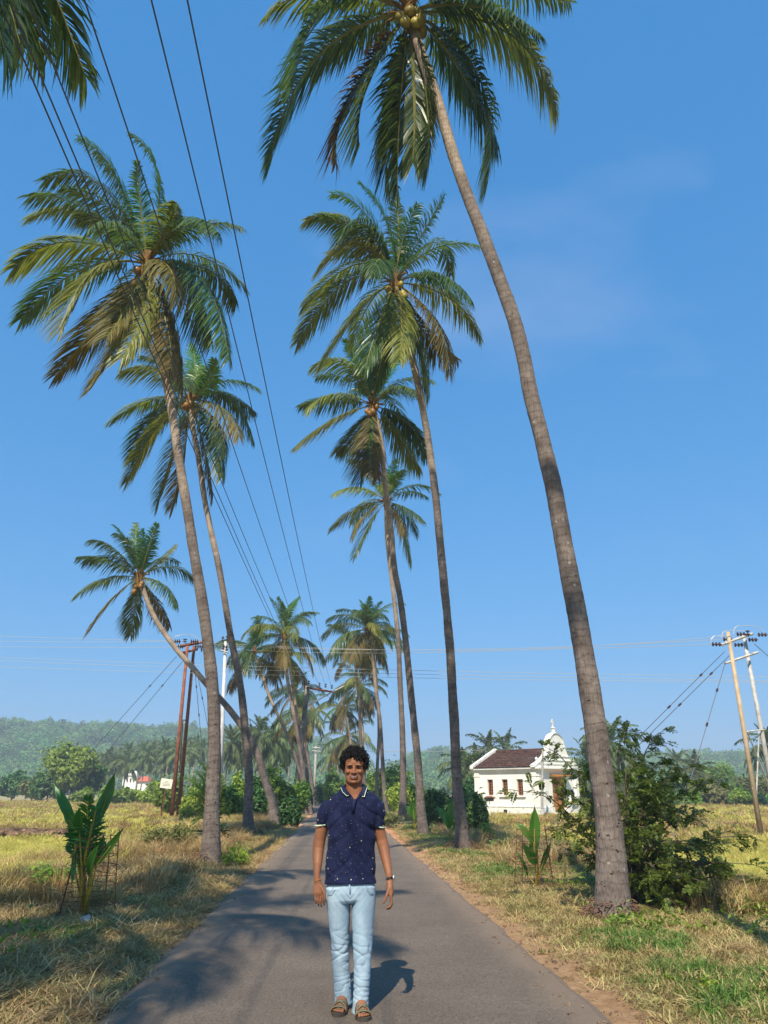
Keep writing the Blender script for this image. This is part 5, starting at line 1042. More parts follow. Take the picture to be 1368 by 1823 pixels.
tp = P(548, 1221, 57.5); MB().tube([(0, 0, -.1), wv(P(536, 1330, 57.5), b), wv(tp, b)], [.26, .22, .17], 8).build('shaft', M['oldpole'], root, True)
MB().tube([wv(P(546, 1224, 57.2), b), wv(P(594, 1232, 57.2), b)], .08, 4, ref=(0, 0, 1)).build('crossarm', M['rustpole'], root)
MB().tube([wv(P(549, 1256, 57.2), b), wv(P(590, 1233, 57), b), wv(P(614, 1221, 57), b)], .05, 4).build('brace', M['galv'], root)
for (px, py) in ((550, 1218), (569, 1222), (580, 1224), (591, 1226)): ins(root, b, P(px, py, 57), (0, 0, 1), 2, .08)
b = P(559, 1436, 100); b.z = gzf(b.x, 100); root = empty('utility_pole', b, 'far pale concrete pole with two short crossarms at the end of the road', 'pole')
MB().tube([(0, 0, -.1), wv(P(563, 1328, 100), b)], [.2, .14], 8).build('shaft', M['concrete'], root, True)
for y_ in (1331, 1337): MB().tube([wv(P(556, y_, 99.7), b), wv(P(571, y_+1, 99.7), b)], .07, 4).build('crossarm', M['galv'], root)

def line(a, b_, sag, mat, label, r=.016, group=None, ext=(0, 1), n=30, name='power_line', beads=()):
    a, b_ = Vector(a), Vector(b_); pts = []
    for i in range(n+1):
        t = ext[0]+(ext[1]-ext[0])*i/n; p = a.lerp(b_, t); p.z -= sag*4*t*(1-t) if 0 <= t <= 1 else -sag*2*abs(t)*.0; pts.append(p)
    if not beads: tag(MB().tube(pts, r, 5, ref=(0, 0, 1)).build(name, mat), label, 'wire', group); return
    root = empty(name, b_, label, 'wire', group)
    MB().tube([p-b_ for p in pts], r, 5, ref=(0, 0, 1)).build('cable', mat, root)
    for t in beads:
        p = a.lerp(b_, t)-b_; ax = (b_-a).normalized(); MB().lathe(p, [(.02, -.11), (.05, -.08), (.05, -.02), (.035, 0), (.05, .02), (.05, .08), (.02, .11)], 8, axis=ax).build('strain_insulator', M['insulator'], root)
def atz(px, py, z):
    d_ = P(px, py, 1.0)-Vector((0, 0, 1.5)); return Vector((0, 0, 1.5))+d_*((z-1.5)/d_.z)
ords = ['rightmost', 'second from the right', 'third from the right', 'fourth from the right', 'fifth from the right', 'leftmost']
for i, (a, e_) in enumerate([((334, 0), (591, 1224)), ((270, 0), (580, 1222)), (( 151, 0), (569, 1220)), ((49, 0), (553, 1217)), ((16, 0), (550, 1226)), ((0, 7), (549, 1232))]):
    A = atz(*a, 8.6 if i < 4 else 8.1); B = P(*e_, 57)
    line(A, B, .42, M['wire_dark'], 'dark overhead wire running above the left of the road, '+ords[i]+' of six', .0095, 'overhead wires along the road', (-.3, 1), 44)
for i, (a, ya, e_, ye, s) in enumerate([((352, 1142), 54.8, (1268, 1147), 35.5, .45), ((355, 1146), 55, (1288, 1138), 36, .5), ((358, 1152), 55, (1312, 1131), 36.4, .65)]):
    line(P(*a, ya), P(*e_, ye), s, M['wire_light'], 'pale bare wire spanning the road between the two twin poles, '+['top', 'middle', 'lowest'][i]+' one', .013, 'wires between the twin poles')
for i, (y0, y1) in enumerate([(1118, 1141), (1134, 1142), (1143, 1152)]):
    line(P(-260, y0, 75), P(330, y1, 55), .2, M['wire_light'], 'pale bare wire running off left from the rusty twin pole, '+['top', 'middle', 'lowest'][i]+' one', .015, 'wires left of the rusty pole')
for i, (y0, y1, y2) in enumerate([(1160, 1176, 1203), (1166, 1183, 1210), (1178, 1188, 1212)]):
    line(P(-200, y0, 66), P(1560, y2+4, 40), .35, M['wire_light'], 'lower pale wire crossing the whole view behind the palms, '+['top', 'middle', 'lowest'][i]+' one', .013, 'lower wires crossing the view')
for i, (a, e_, bd) in enumerate([((1290, 1160), (1105, 1345), (.245, .56)), ((1299, 1167), (1112, 1352), (.19, .50)), ((1292, 1178), (1240, 1354), (.31, .66)), ((1343, 1146), (1420, 1215), (.5,))]):
    A = P(*a, 35.6); B = P(*e_, 33.5 if i < 3 else 40)
    if i < 3: d_ = B-A; B = A+d_*((A.z+.6)/(A.z-B.z))
    k_ = 1.0 if i == 3 else (P(*e_, 33.5)-A).length/(B-A).length
    line(A, B, 0, M['wire_dark'], ['outer left stay wire of the right twin pole', 'inner left stay wire of the right twin pole', 'steep stay wire under the right twin pole', 'stay wire running right from the right twin pole'][i], .016, 'stay wires', n=4, name='stay_wire', beads=[q*k_ for q in bd])
for i, (a, e_, bd) in enumerate([((315, 1168), (195, 1302), (.4,)), ((325, 1178), (205, 1322), (.3,)), ((346, 1178), (358, 1310), (.34, .72)), ((349, 1186), (372, 1300), (.5,))]):
    A = P(*a, 54.8); B = P(*e_, 56); d_ = B-A; B2 = A+d_*((A.z+.4)/(A.z-B.z)); k_ = d_.length/(B2-A).length
    line(A, B2, 0, M['wire_dark'], ['outer left stay wire of the rusty twin pole', 'inner left stay wire of the rusty twin pole', 'stay wire dropping right of the rusty twin pole', 'second stay wire right of the rusty twin pole'][i], .02, 'stay wires', n=4, name='stay_wire', beads=[q*k_ for q in bd])
line(P(640, 1337, 75), P(865, 1335, 80), .1, M['wire_light'], 'thin wire low behind the right palm trunks', .02)

# ------------------------------------------------------------------ the man on the road
M['skin'] = noise_mat('skin', (.225, .09, .042), (.285, .118, .056), 7, .55, .35, .0006, 160)
M['skin'].node_tree.nodes['Principled BSDF'].inputs['Subsurface Weight'].default_value = .06
M['skin'].node_tree.nodes['Principled BSDF'].inputs['Subsurface Radius'].default_value = (.02, .008, .004)
M['hair'] = flat('black_hair', (.006, .005, .005), .6, .3)
M['brow'] = flat('eyebrow', (.022, .012, .008), .7)
M['teeth'] = flat('teeth', (.5, .46, .4), .4)
M['lip'] = flat('lip', (.22, .075, .05), .65)
M['mouth'] = flat('mouth_inside', (.03, .008, .006), .7)
M['eyewhite'] = flat('eye_white', (.13, .10, .085), .5)
M['iris'] = flat('iris', (.012, .007, .005), .15, .6)
def shirt_mat():
    m, t, b = base_mat('navy_pique', .85, .2); l = t.links.new; co = N(t, 'ShaderNodeTexCoord')
    mp = N(t, 'ShaderNodeMapping'); mp.inputs['Scale'].default_value = (1, .55, 1); l(co.outputs['Object'], mp.inputs[0])
    nz = N(t, 'ShaderNodeTexNoise'); nz.inputs['Scale'].default_value = 6; l(co.outputs['Object'], nz.inputs['Vector'])
    rp = N(t, 'ShaderNodeValToRGB'); e = rp.color_ramp.elements; e[0].color = (.005, .008, .032, 1); e[1].color = (.009, .014, .052, 1); l(nz.outputs[0], rp.inputs[0]); c = rp.outputs[0]
    for s, r0, r1, sel_, col in ((12, .046, .036, .62, (.6, .6, .42)), (26, .055, .04, .72, (.3, .34, .4)), (40, .08, .05, .78, (.12, .16, .28))):
        vo = N(t, 'ShaderNodeTexVoronoi', voronoi_dimensions='2D'); vo.inputs['Scale'].default_value = s
        sx = N(t, 'ShaderNodeSeparateXYZ'); l(co.outputs['Object'], sx.inputs[0]); cb = N(t, 'ShaderNodeCombineXYZ'); l(sx.outputs[0], cb.inputs[0]); l(sx.outputs[2], cb.inputs[1]); l(cb.outputs[0], vo.inputs['Vector'])
        mr = N(t, 'ShaderNodeMapRange'); mr.inputs[1].default_value = r0; mr.inputs[2].default_value = r1; l(vo.outputs['Distance'], mr.inputs[0])
        sc_ = N(t, 'ShaderNodeSeparateColor'); l(vo.outputs['Color'], sc_.inputs[0]); gt = N(t, 'ShaderNodeMath', operation='GREATER_THAN'); gt.inputs[1].default_value = sel_; l(sc_.outputs[0], gt.inputs[0])
        mu = N(t, 'ShaderNodeMath', operation='MULTIPLY'); l(mr.outputs[0], mu.inputs[0]); l(gt.outputs[0], mu.inputs[1])
        mx = N(t, 'ShaderNodeMix', data_type='RGBA'); l(mu.outputs[0], mx.inputs[0]); l(c, mx.inputs[6]); mx.inputs[7].default_value = (*col, 1); c = mx.outputs[2]
    l(c, b.inputs['Base Color']); wv_ = N(t, 'ShaderNodeTexNoise'); wv_.inputs['Scale'].default_value = 400; l(co.outputs['Object'], wv_.inputs['Vector'])
    bp = N(t, 'ShaderNodeBump'); bp.inputs['Distance'].default_value = .0012; l(wv_.outputs[0], bp.inputs['Height']); l(bp.outputs[0], b.inputs['Normal'])
    b.inputs['Sheen Weight'].default_value = .04; b.inputs['Sheen Roughness'].default_value = .4
    return m
M['shirt'] = shirt_mat()
M['navy'] = flat('navy_rib', (.009, .014, .05), .85)
M['trim'] = flat('mint_trim', (.6, .72, .5), .8)
M['jeans'] = noise_mat('pale_denim', (.25, .355, .44), (.36, .475, .55), 5, .85, .2, .0008, 260, stretch=(1, 1, .45))
M['seam'] = noise_mat('denim_seam', (.2, .31, .41), (.3, .42, .52), 30, .85)
M['sandal'] = noise_mat('olive_webbing', (.13, .11, .07), (.2, .17, .11), 40, .85)
M['sandal_orange'] = flat('orange_lining', (.72, .24, .02), .7)
M['sole'] = flat('sandal_sole', (.06, .05, .04), .8)
M['strap'] = flat('watch_strap', (.035, .025, .02), .5)
M['steel'] = flat('watch_case', (.7, .7, .7), .25, .5, .8)
M['band'] = flat('orange_thread', (.45, .16, .05), .7)
MY = 6.05; PB = Vector((P(628, 1500, MY).x, MY, .05))
def Q(px, py, dy=0): v = P(px, py, MY+dy)-PB; return np.array(v)
def mw(px, py, dy=0): return (P(px+1, py, MY+dy)-P(px, py, MY+dy)).x     # metres per pixel there
man = empty('person', PB, 'smiling man in navy polo shirt and pale blue jeans walking on the road', 'person')
def remesh(mb, voxel, smooth_n=4, fac=.5):
    me = mb.mesh('tmp'); o = bpy.data.objects.new('tmp', me); COL.objects.link(o)
    r_ = o.modifiers.new('r', 'REMESH'); r_.mode = 'VOXEL'; r_.voxel_size = voxel; r_.use_smooth_shade = True
    s = o.modifiers.new('s', 'SMOOTH'); s.iterations = smooth_n; s.factor = fac
    dg = bpy.context.evaluated_depsgraph_get(); m2 = bpy.data.meshes.new_from_object(o.evaluated_get(dg)); bpy.data.objects.remove(o); bpy.data.meshes.remove(me)
    m2.materials.clear(); return m2
def coords(me): v = np.zeros(len(me.vertices)*3); me.vertices.foreach_get('co', v); return v.reshape(-1, 3)
def normals(me): v = np.zeros(len(me.vertices)*3, np.float32); me.vertices.foreach_get('normal', v); return v.reshape(-1, 3).astype(float)
def setc(me, v): me.vertices.foreach_set('co', v.reshape(-1)); me.update()
def pxtube(mb, rows, n=20, dy0=0, **k):
    """rows: (py, left px, right px, depth radius, dy)"""
    pts, rad = [], []
    for r_ in rows:
        py, l_, rr, d_ = r_[:4]; dy = r_[4] if len(r_) > 4 else 0
        pts.append(Q((l_+rr)/2, py, dy)); rad.append(((rr-l_)/2*mw(l_, py, dy), d_))
    return mb.tube(pts, rad, n, **k)
bd = MB()
# --- head: horizontal rings from chin to crown
HC = Q(630.5, 1396, -.02); FWD = 1.1; hh = .242; hy = 0.03; hz0 = HC[2]
rings = [(0, .024, -.066, .020), (.05, .043, -.058, .032), (.12, .056, -.045, .050), (.22, .064, -.028, .069), (.34, .068, -.012, .083), (.46, .070, -.001, .092), (.58, .0735, .004, .097), (.70, .074, .008, .097), (.82, .067, .009, .088), (.92, .050, .010, .066), (.98, .028, .010, .036), (1, .012, .01, .014)]
rings = [(t, w_*FWD, cy, d_) for t, w_, cy, d_ in rings]
hp = [(HC[0], HC[1]+hy+cy+.02, hz0+t*hh) for t, w_, cy, d_ in rings]; bd.tube(hp, [(w_, d_) for t, w_, cy, d_ in rings], 28)
HX, HYc = HC[0], HC[1]+hy+.02
fz = lambda t: hz0+t*hh
def fy(t):
    ts = [r[0] for r in rings]; return HYc+np.interp(t, ts, [r[2]-r[3] for r in rings])
bd.tube([(HX, fy(.53)+.013, fz(.54)), (HX, fy(.45)+.002, fz(.46)), (HX, fy(.38)-.008, fz(.385)), (HX, fy(.34)-.010, fz(.345)), (HX, fy(.31)+.004, fz(.315))], [(.0065, .010), (.008, .012), (.0125, .014), (.0150, .013), (.008, .008)], 12)
for s in (-1, 1):
    bd.ell((HX+s*.0165, fy(.34)+.001, fz(.338)), (.0085, .012, .0080), 10, 7)       # nostril wings
    bd.ell((HX+s*.034, fy(.58)+.010, fz(.565)), (.026, .010, .008), 12, 7)          # brow ridge
    bd.ell((HX+s*.045, fy(.36)+.026, fz(.375)), (.021, .024, .020), 12, 8)          # smiling cheeks
    er = Matrix.Rotation(s*R(22), 3, 'Z'); bd.ell((HX+s*.084, HYc+.004, fz(.44)), (.007, .020, .032), 12, 9, rot=er); bd.ell((HX+s*.082, HYc-.004, fz(.35)), (.007, .011, .014), 10, 7)
bd.ell((HX, fy(.06)+.012, fz(.075)), (.023, .016, .016), 12, 8)
bd.ell((HX, fy(.2)+.014, fz(.205)), (.034, .017, .020), 14, 8)
# neck and hidden trunk of the body
pxtube(bd, [(1382, 616, 645, .058, .03), (1400, 616, 646, .058, .035), (1412, 612, 650, .062, .04), (1420, 598, 664, .075, .05), (1440, 594, 668, .09, .05), (1500, 596, 656, .085, .04), (1570, 592, 656, .09, .03), (1600, 592, 658, .08, .03)], 24)
def arm(rows): pxtube(bd, rows, 16)
arm([(1436, 578, 598, .036, .05), (1450, 569.5, 590, .048, .05), (1478, 562, 583.5, .046, .055), (1495, 559, 580, .042, .06), (1510, 556.8, 577.5, .040, .055), (1522, 556.5, 576, .040, .04), (1540, 557.5, 573.5, .035, .0), (1555, 558.5, 571, .028, -.025), (1565, 559, 570.8, .021, -.04), (1572, 559.5, 573, .018, -.048)])
arm([(1436, 660, 678, .036, .05), (1450, 664, 682, .048, .05), (1478, 666.5, 686, .046, .055), (1495, 669.5, 690, .042, .06), (1508, 673, 693.5, .040, .05), (1522, 677, 695, .038, .03), (1540, 682, 697.5, .034, .0), (1556, 686.5, 699, .027, -.03), (1565, 688.3, 699.5, .021, -.04), (1572, 688, 700, .019, -.045)])
# hands
def finger(p, dirs, lens, r): 
    p = np.array(p, float); pts = [p-np.array(dirs[0])*.02, p]
    for d_, L_ in zip(dirs, lens): d_ = np.array(d_, float); d_ /= np.linalg.norm(d_); p = p+d_*L_; pts.append(p)
    bd.tube(pts, [r*1.05, r*1.08, r*1.0, r*.92, r*.72][:len(pts)], 10); bd.ell(pts[-1], (r*.74,)*3, 8, 6)
# image-left hand: back of hand forward, fingers hanging, slightly curled
w0 = Q(566, 1572, -.045); bd.tube([w0+(0, 0, .01), w0+(.004, -.006, -.03), w0+(.010, -.012, -.062), w0+(.014, -.012, -.078)], [(.027, .017), (.037, .017), (.042, .016), (.038, .013)], 16)
for i, (dx, L_, r) in enumerate([(-.026, (.030, .02, .016), .0072), (-.007, (.037, .024, .018), .0078), (.013, (.039, .026, .019), .008), (.033, (.034, .023, .018), .0078)]):
    k0 = w0+(.012+dx, -.014, -.077+.003*abs(dx-.01)/.02); finger(k0, [(.05, -.18, -1), (.12, .25, -1), (.2, .6, -.8)], L_, r)
finger(w0+(.036, -.02, -.035), [(.55, -.3, -.9), (.15, -.1, -1), (.0, .2, -1)], (.032, .03, .022), .0098)
# image-right hand: seen from the thumb side, fingers curled towards the body
w1 = Q(694, 1572, -.045); bd.tube([w1+(0, 0, .01), w1+(.002, -.004, -.03), w1+(.006, -.008, -.065), w1+(.004, -.010, -.085)], [(.024, .021), (.027, .034), (.026, .038), (.022, .034)], 16)
for i, (dy, L_, r) in enumerate([(-.030, (.040, .027, .02), .0095), (-.010, (.044, .03, .021), .0098), (.010, (.04, .028, .02), .0095), (.028, (.033, .022, .018), .0088)]):
    k1 = w1+(.010, dy-.008, -.088-.004*i); finger(k1, [(.12, -.05*i, -1), (-.55+.08*i, 0, -.85), (-1.0, 0, -.35+.1*i)], L_, r)
finger(w1+(-.010, -.036, -.045), [(-.35, -.3, -.9), (-.35, -.05, -1), (-.6, .1, -.8)], (.035, .032, .024), .0102)
# legs inside the trousers and bare feet
ft = [((606, 1800), .06, (-.05, -1)), ((645, 1817), -.06, (.12, -1))]
def legpts(side):
    return [(1596, 592, 622, .07, .03), (1690, 596, 616, .05, .05), (1775, 603, 622, .04, .09)] if side == 0 else [(1596, 632, 660, .07, .02), (1690, 636, 656, .05, -.02), (1790, 636, 650, .04, -.03)]
for sd_ in (0, 1): pxtube(bd, legpts(sd_), 14)
ankles = []
for sd_, (ax_, gy, fd, hl) in enumerate(((P(610, 1785, MY+.05).x, MY+.06, (-.10, -.995), 0), (P(643, 1800, MY-.03).x, MY-.05, (.13, -.99), 0))):
    a = np.array((ax_, gy, .05))-np.array(PB); f_ = np.array((fd[0], fd[1], 0)); sdv = np.array((-f_[1], f_[0], 0)); ankles.append((a, f_, sdv))
    bd.tube([a-f_*.045+(0, 0, .055), a+(0, 0, .06), a+f_*.05+(0, 0, .058), a+f_*.11+(0, 0, .045), a+f_*.155+(0, 0, .036)], [(.026, .024), (.034, .042), (.037, .034), (.044, .024), (.044, .015)], 14, ref=sdv)
    bd.tube([a+(0, 0, .05), a+(0, 0, .10), a+(0, 0, .17)], [.036, .034, .038], 12)
    for j, (o_, L_, r) in enumerate([(-.030 if sd_ else .030, .05, .0125), (-.011 if sd_ else .011, .048, .0098), (.006 if sd_ else -.006, .043, .0092), (.021 if sd_ else -.021, .036, .0086), (.035 if sd_ else -.035, .027, .008)]):
        p = a+f_*.145+sdv*o_+(0, 0, .036); e_ = p+f_*L_+(0, 0, -.004); bd.tube([p, (p+e_)/2+(0, 0, .004), e_], [r, r, r*.9], 8); bd.ell(e_, (r*.95,)*3, 8, 6)
me = remesh(bd, .0034, 5, .5); v = coords(me)
# eye sockets, smile creases
def gpush(v, c, r, d_):
    q = ((v-np.array(c))/np.array(r)); w_ = np.exp(-(q**2).sum(1)); v += w_[:, None]*np.array(d_)[None]
for s in (-1, 1):
    gpush(v, (HX+s*.035, fy(.5), fz(.50)), (.017, .03, .011), (0, .011, 0))
    gpush(v, (HX+s*.035, fy(.45), fz(.44)), (.018, .02, .005), (0, .003, 0))
    gpush(v, (HX+s*.036, fy(.27), fz(.29)), (.006, .02, .018), (0, .004, 0))
gpush(v, (HX, fy(.13), fz(.125)), (.02, .02, .006), (0, .005, 0))
gpush(v, (HX, fy(.21), fz(.215)), (.026, .02, .0095), (0, .009, 0))
setc(me, v); me.materials.append(M['skin']); link('body', me, man)
# facial features
FE = fy(.5)+.006
for s in (-1, 1):
    MB().ell((HX+s*.035, FE+.012, fz(.497)), (.0135, .011, .0042), 14, 9).build('eye', M['eyewhite'], man, True)
    MB().ell((HX+s*.035, FE+.006, fz(.496)), (.0072, .006, .0042), 12, 8).build('iris', M['iris'], man, True)
    MB().tube([(HX+s*(.018+.008*q), FE-.001-.004*math.sin(q*1.04)+.004*q*.3, fz(.508)+.0015*math.sin(q*1.04)) for q in (0, 1, 2, 3)], [.0018, .0034, .0034, .0018], 6).build('eyelash', M['brow'], man)
    MB().tube([(HX+s*(.012+.011*q), fy(.58)-.003+.003*q*q*.55, fz(.546)+.004*math.sin(q*.95)) for q in (0, 1, 2, 3, 4)], [(.0036, .0035), (.0052, .0035), (.0052, .0035), (.0042, .003), (.002, .002)], 6, ref=(0, 0, 1)).build('eyebrow', M['brow'], man)
my_ = fy(.21)+.004
MB().ell((HX, my_+.004, fz(.217)), (.031, .006, .0115), 16, 8).build('mouth', M['mouth'], man, True)
tb = MB()
for k in range(-4, 5): tb.ell((HX+k*.0058, my_-.001+.00028*k*k, fz(.226)+.00022*k*k), (.0031, .003, .0060-.0002*k*k), 8, 6)
tb.build('teeth', M['teeth'], man, True)
MB().tube([(HX+k*.0078, my_-.004+.0011*k*k*.6, fz(.262)-.0035*0+.00045*k*k-.0022) for k in range(-4, 5)], [.0014, .003, .004, .0042, .0036, .0042, .004, .003, .0014], 8).build('upper_lip', M['lip'], man, True)
MB().tube([(HX+k*.0074, my_-.003+.0011*k*k*.6, fz(.172)+.0011*k*k*.75-.001) for k in range(-4, 5)], [.0014, .0035, .0052, .006, .0062, .006, .0052, .0035, .0014], 8).build('lower_lip', M['lip'], man, True)
# curly hair
r_ = np.random.default_rng(21); hm = MB(); hm.ell((HX, HYc+.026, fz(.72)), (.086, .092, .084), 20, 12)
cnt = 0
while cnt < 1900:
    d_ = r_.normal(size=3); d_ /= np.linalg.norm(d_)
    if d_[2] < -.45: continue
    c = np.array((HX, HYc+.018, fz(.68)))+d_*np.array((.088, .098, .094))*(r_.uniform(.93, 1.12) if r_.random() < .8 else r_.uniform(1.08, 1.24))*(1+.06*noise.noise((d_[0]*4, d_[1]*4, d_[2]*4)))
    t = (c[2]-hz0)/hh; front = c[1] < HYc-.045
    hair_line = .83+.05*math.cos((c[0]-HX-.012)*60)-(.12 if c[0]-HX > -.004 and c[0]-HX < .05 else 0)
    if front and t < hair_line: continue
    if c[1] < HYc-.02 and abs(c[0]-HX) < .07 and t < .68: continue
    if t < .46 and c[1] < HYc+.03: continue
    r0 = r_.uniform(.007, .014); ax1 = np.cross(d_, r_.normal(size=3)); ax1 /= np.linalg.norm(ax1); ax2 = np.cross(ax1, d_)*.6+d_*.8
    ph = r_.random()*6.28; k = np.linspace(0, r_.uniform(4, 7.5), 8)
    pts = c+np.outer(np.cos(k+ph)*r0, ax1)+np.outer(np.sin(k+ph)*r0, ax2)+np.outer(k*.0022, d_)
    hm.tube(pts, list(np.linspace(.0033, .0018, 8)), 4, cap=False); cnt += 1
hm.build('hair', M['hair'], man, True)
# --- polo shirt
sh = MB()
pxtube(sh, [(1402, 612.5, 648.5, .068, .045), (1408, 606, 655, .074, .045), (1414, 593, 668, .084, .045), (1423, 582, 679, .100, .04), (1440, 580, 679, .114, .035), (1460, 582.5, 671, .120, .03), (1480, 583, 668.5, .118, .03), (1510, 582, 667.5, .113, .03), (1535, 580.5, 668.5, .112, .03), (1558, 578.5, 670, .116, .025), (1574, 576.8, 671.5, .122, .02)], 36)
def sleeve(rows): pxtube(sh, rows, 20)
sleeve([(1422, 596, 612, .05, .045), (1427, 583, 606, .062, .045), (1436, 571, 598, .066, .045), (1448, 565.5, 592, .066, .048), (1462, 562, 588, .062, .052), (1470.5, 560.3, 585.5, .058, .055)])
sleeve([(1422, 648, 664, .05, .045), (1427, 655, 677, .062, .045), (1436, 660, 686, .066, .045), (1448, 664, 686, .066, .048), (1462, 664.5, 686, .062, .052), (1473.5, 664.8, 685.7, .058, .055)])
me = remesh(sh, .0052, 12, .5); v = coords(me); nn = normals(me)
def ridge(x, y, z, s): return 1-abs(noise.noise((x*s, y*s, z*s)))*2
xc = Q(629, 1500)[0]; Q0z = Q(628, 1574)[2]
for i in range(len(v)):
    x, y, z = v[i]; xx = (x-xc)/.17
    zz = (z-.85)/.5
    # folds: slanted from the chest to the waist, deeper at the sides and near the hem
    f1 = noise.noise((x*9+z*5, y*4, z*2.0+3)); f2 = noise.noise((x*16-z*9*np.sign(xx), y*6, z*5+7)); f3 = noise.noise((x*5, y*5, z*16+2))
    rg = lambda q: max(0, 1-abs(q)*3.2)**2
    a = .010*f1+.007*f2*(.4+.8*abs(xx))-.009*rg(noise.noise((x*6+z*7*np.sign(xx+.01), y*3, z*1.5+11)))-.007*rg(noise.noise((x*4, y*3, z*9+xx*2)))*max(0, 1.2-zz)
    a *= min(1, max(.15, (z-Q0z)/.06))
    a += .010*math.exp(-((z-1.16)/.1)**2)*math.exp(-((abs(xx)-.85)/.25)**2)*math.sin(z*55+x*20*np.sign(xx))*.6
    if y < .03: a += -.005*math.exp(-((x-xc+.005-.09*(1.5-z))/.007)**2)*(z > 1.0)
    v[i] += nn[i]*a
# neckline: remove the cloth in the open V and round the neck
setc(me, v)
import bmesh
ncx = Q(631, 1410)[0]; zV = Q(631, 1428)[2]; zT = Q(631, 1402)[2]
bm = bmesh.new(); bm.from_mesh(me); dl = []
for f in bm.faces:
    c = f.calc_center_median()
    if c.z > zV and c.y < .05 and abs(c.x-ncx) < (c.z-zV)/(zT-zV)*.066+.001: dl.append(f)
    elif c.z > zT-.008 and (((c.x-ncx)/.072)**2+((c.y-.045)/.07)**2) < 1: dl.append(f)
bmesh.ops.delete(bm, geom=dl, context='FACES'); bm.to_mesh(me); bm.free()
me.materials.append(M['shirt']); so = link('polo_shirt', me, man)
for rows, nm in (((1468.6, 560.2, 586.2, .0595, .055), 0), ((1471.8, 664.6, 686.3, .0595, .055), 0)):
    py, l_, rr, d_, dy = rows; c = Q((l_+rr)/2, py, dy); a = (rr-l_)/2*mw(l_, py, dy)
    MB().tube([c+np.array((a*math.cos(t), d_*math.sin(t), .004*math.cos(t)*(1 if l_ < 600 else -1))) for t in np.linspace(0, 6.2832, 30)], [(.0016, .0042)]*30, 6, ref=(1, 0, 0), cap=False).build('sleeve_trim', M['trim'], so)
# collar flaps with mint stripe and placket
zi = Q(631, 1395)[2]
for s in (-1, 1):
    I, O = [], []
    for a in np.radians(np.linspace(90, -2, 9)):
        k_ = (math.pi/2-a)/(math.pi/2+.66)
        I.append(np.array((ncx+s*.074*math.cos(a), .045+.068*math.sin(a), zi+.004-.022*k_**2)))
        O.append(np.array((ncx+s*.100*math.cos(a), .045+.092*math.sin(a), zi-.030-.006*k_)))
    f0 = ((613.5, 1399, -.004), (606.3, 1403, -.008)), ((617, 1406, -.036), (609.5, 1411, -.044)), ((625, 1415.5, -.052), (616.5, 1417.5, -.064))
    f1 = ((647.5, 1399, -.004), (654.7, 1403, -.008)), ((644.5, 1406.5, -.036), (652, 1411.5, -.044)), ((641, 1417, -.052), (650, 1419, -.064))
    for (a, b_) in (f0 if s < 0 else f1): I.append(Q(*a)); O.append(Q(*b_))
    V = []
    for a, b_ in zip(I, O): V += [a+(0, 0, -.02), a, a*.55+b_*.45+np.array(((a[0]-ncx)*.06, -.004, .005)), b_]
    n = len(I); co_ = MB().add(V, [(i*4+j, i*4+j+1, i*4+5+j, i*4+4+j) for i in range(n-1) for j in range(3)]).build('collar', M['navy'], so, True)
    sd_ = co_.modifiers.new('t', 'SOLIDIFY'); sd_.thickness = .0035; sd_.offset = 0
    MB().tube([b_+(a-b_)*.12+np.array((0, -.0030, .002)) for a, b_ in zip(I, O)], .0026, 5).build('collar_stripe', M['trim'], co_)
    MB().tube([O[-1]+(0, -.003, .003), O[-1]*.45+I[-1]*.55+np.array((0, -.003, .001))], .0022, 5).build('collar_stripe', M['trim'], co_)
    MB().tube([I[-1]+(0, .002, 0), I[-1]*.5+Q(631, 1427, -.062)*.5, Q(631.5, 1429, -.064)], [(.006, .003)]*3, 6).build('placket_edge', M['navy'], so, True)
yv = lambda z: -.082-.012*(1.5-z)
MB().tube([(ncx+.012, yv(zV)+.012, zV+.022), (ncx+.002, yv(zV)-.006, zV), (ncx-.006, yv(1.3)-.006, zV-.07)], [(.008, .003), (.012, .003), (.012, .003)], 8).build('placket', M['navy'], so, True)
# --- jeans
jn = MB()
pxtube(jn, [(1566, 585, 663, .094, .02), (1577, 581, 668, .106, .02), (1588, 580, 669.8, .112, .02), (1600, 581, 669.5, .106, .02), (1606, 584, 667, .09, .02)], 32)
pxtube(jn, [(1578, 580, 623, .098, .02), (1600, 581.5, 625, .098, .025), (1640, 585.5, 624, .086, .04), (1690, 589.8, 621.5, .070, .05), (1730, 592.5, 623, .066, .07), (1762, 595, 626, .065, .075), (1786, 596.5, 627, .066, .08)], 26)
pxtube(jn, [(1578, 626, 669.5, .098, .02), (1600, 625.8, 669.5, .098, .015), (1640, 627, 666.2, .086, -.01), (1690, 629, 662.5, .071, -.03), (1740, 629.8, 660, .066, -.04), (1780, 628.2, 657.5, .066, -.035), (1804, 627.2, 656.2, .066, -.03)], 26)
me = remesh(jn, .0045, 4, .5); v = coords(me); nn = normals(me)
kn_ = lambda z: math.exp(-((z-kz+.02)/.16)**2)
kz = Q(620, 1690)[2]; cz = Q(624, 1600)[2]; cx_ = Q(624.5, 1600)[0]; hz_ = .09
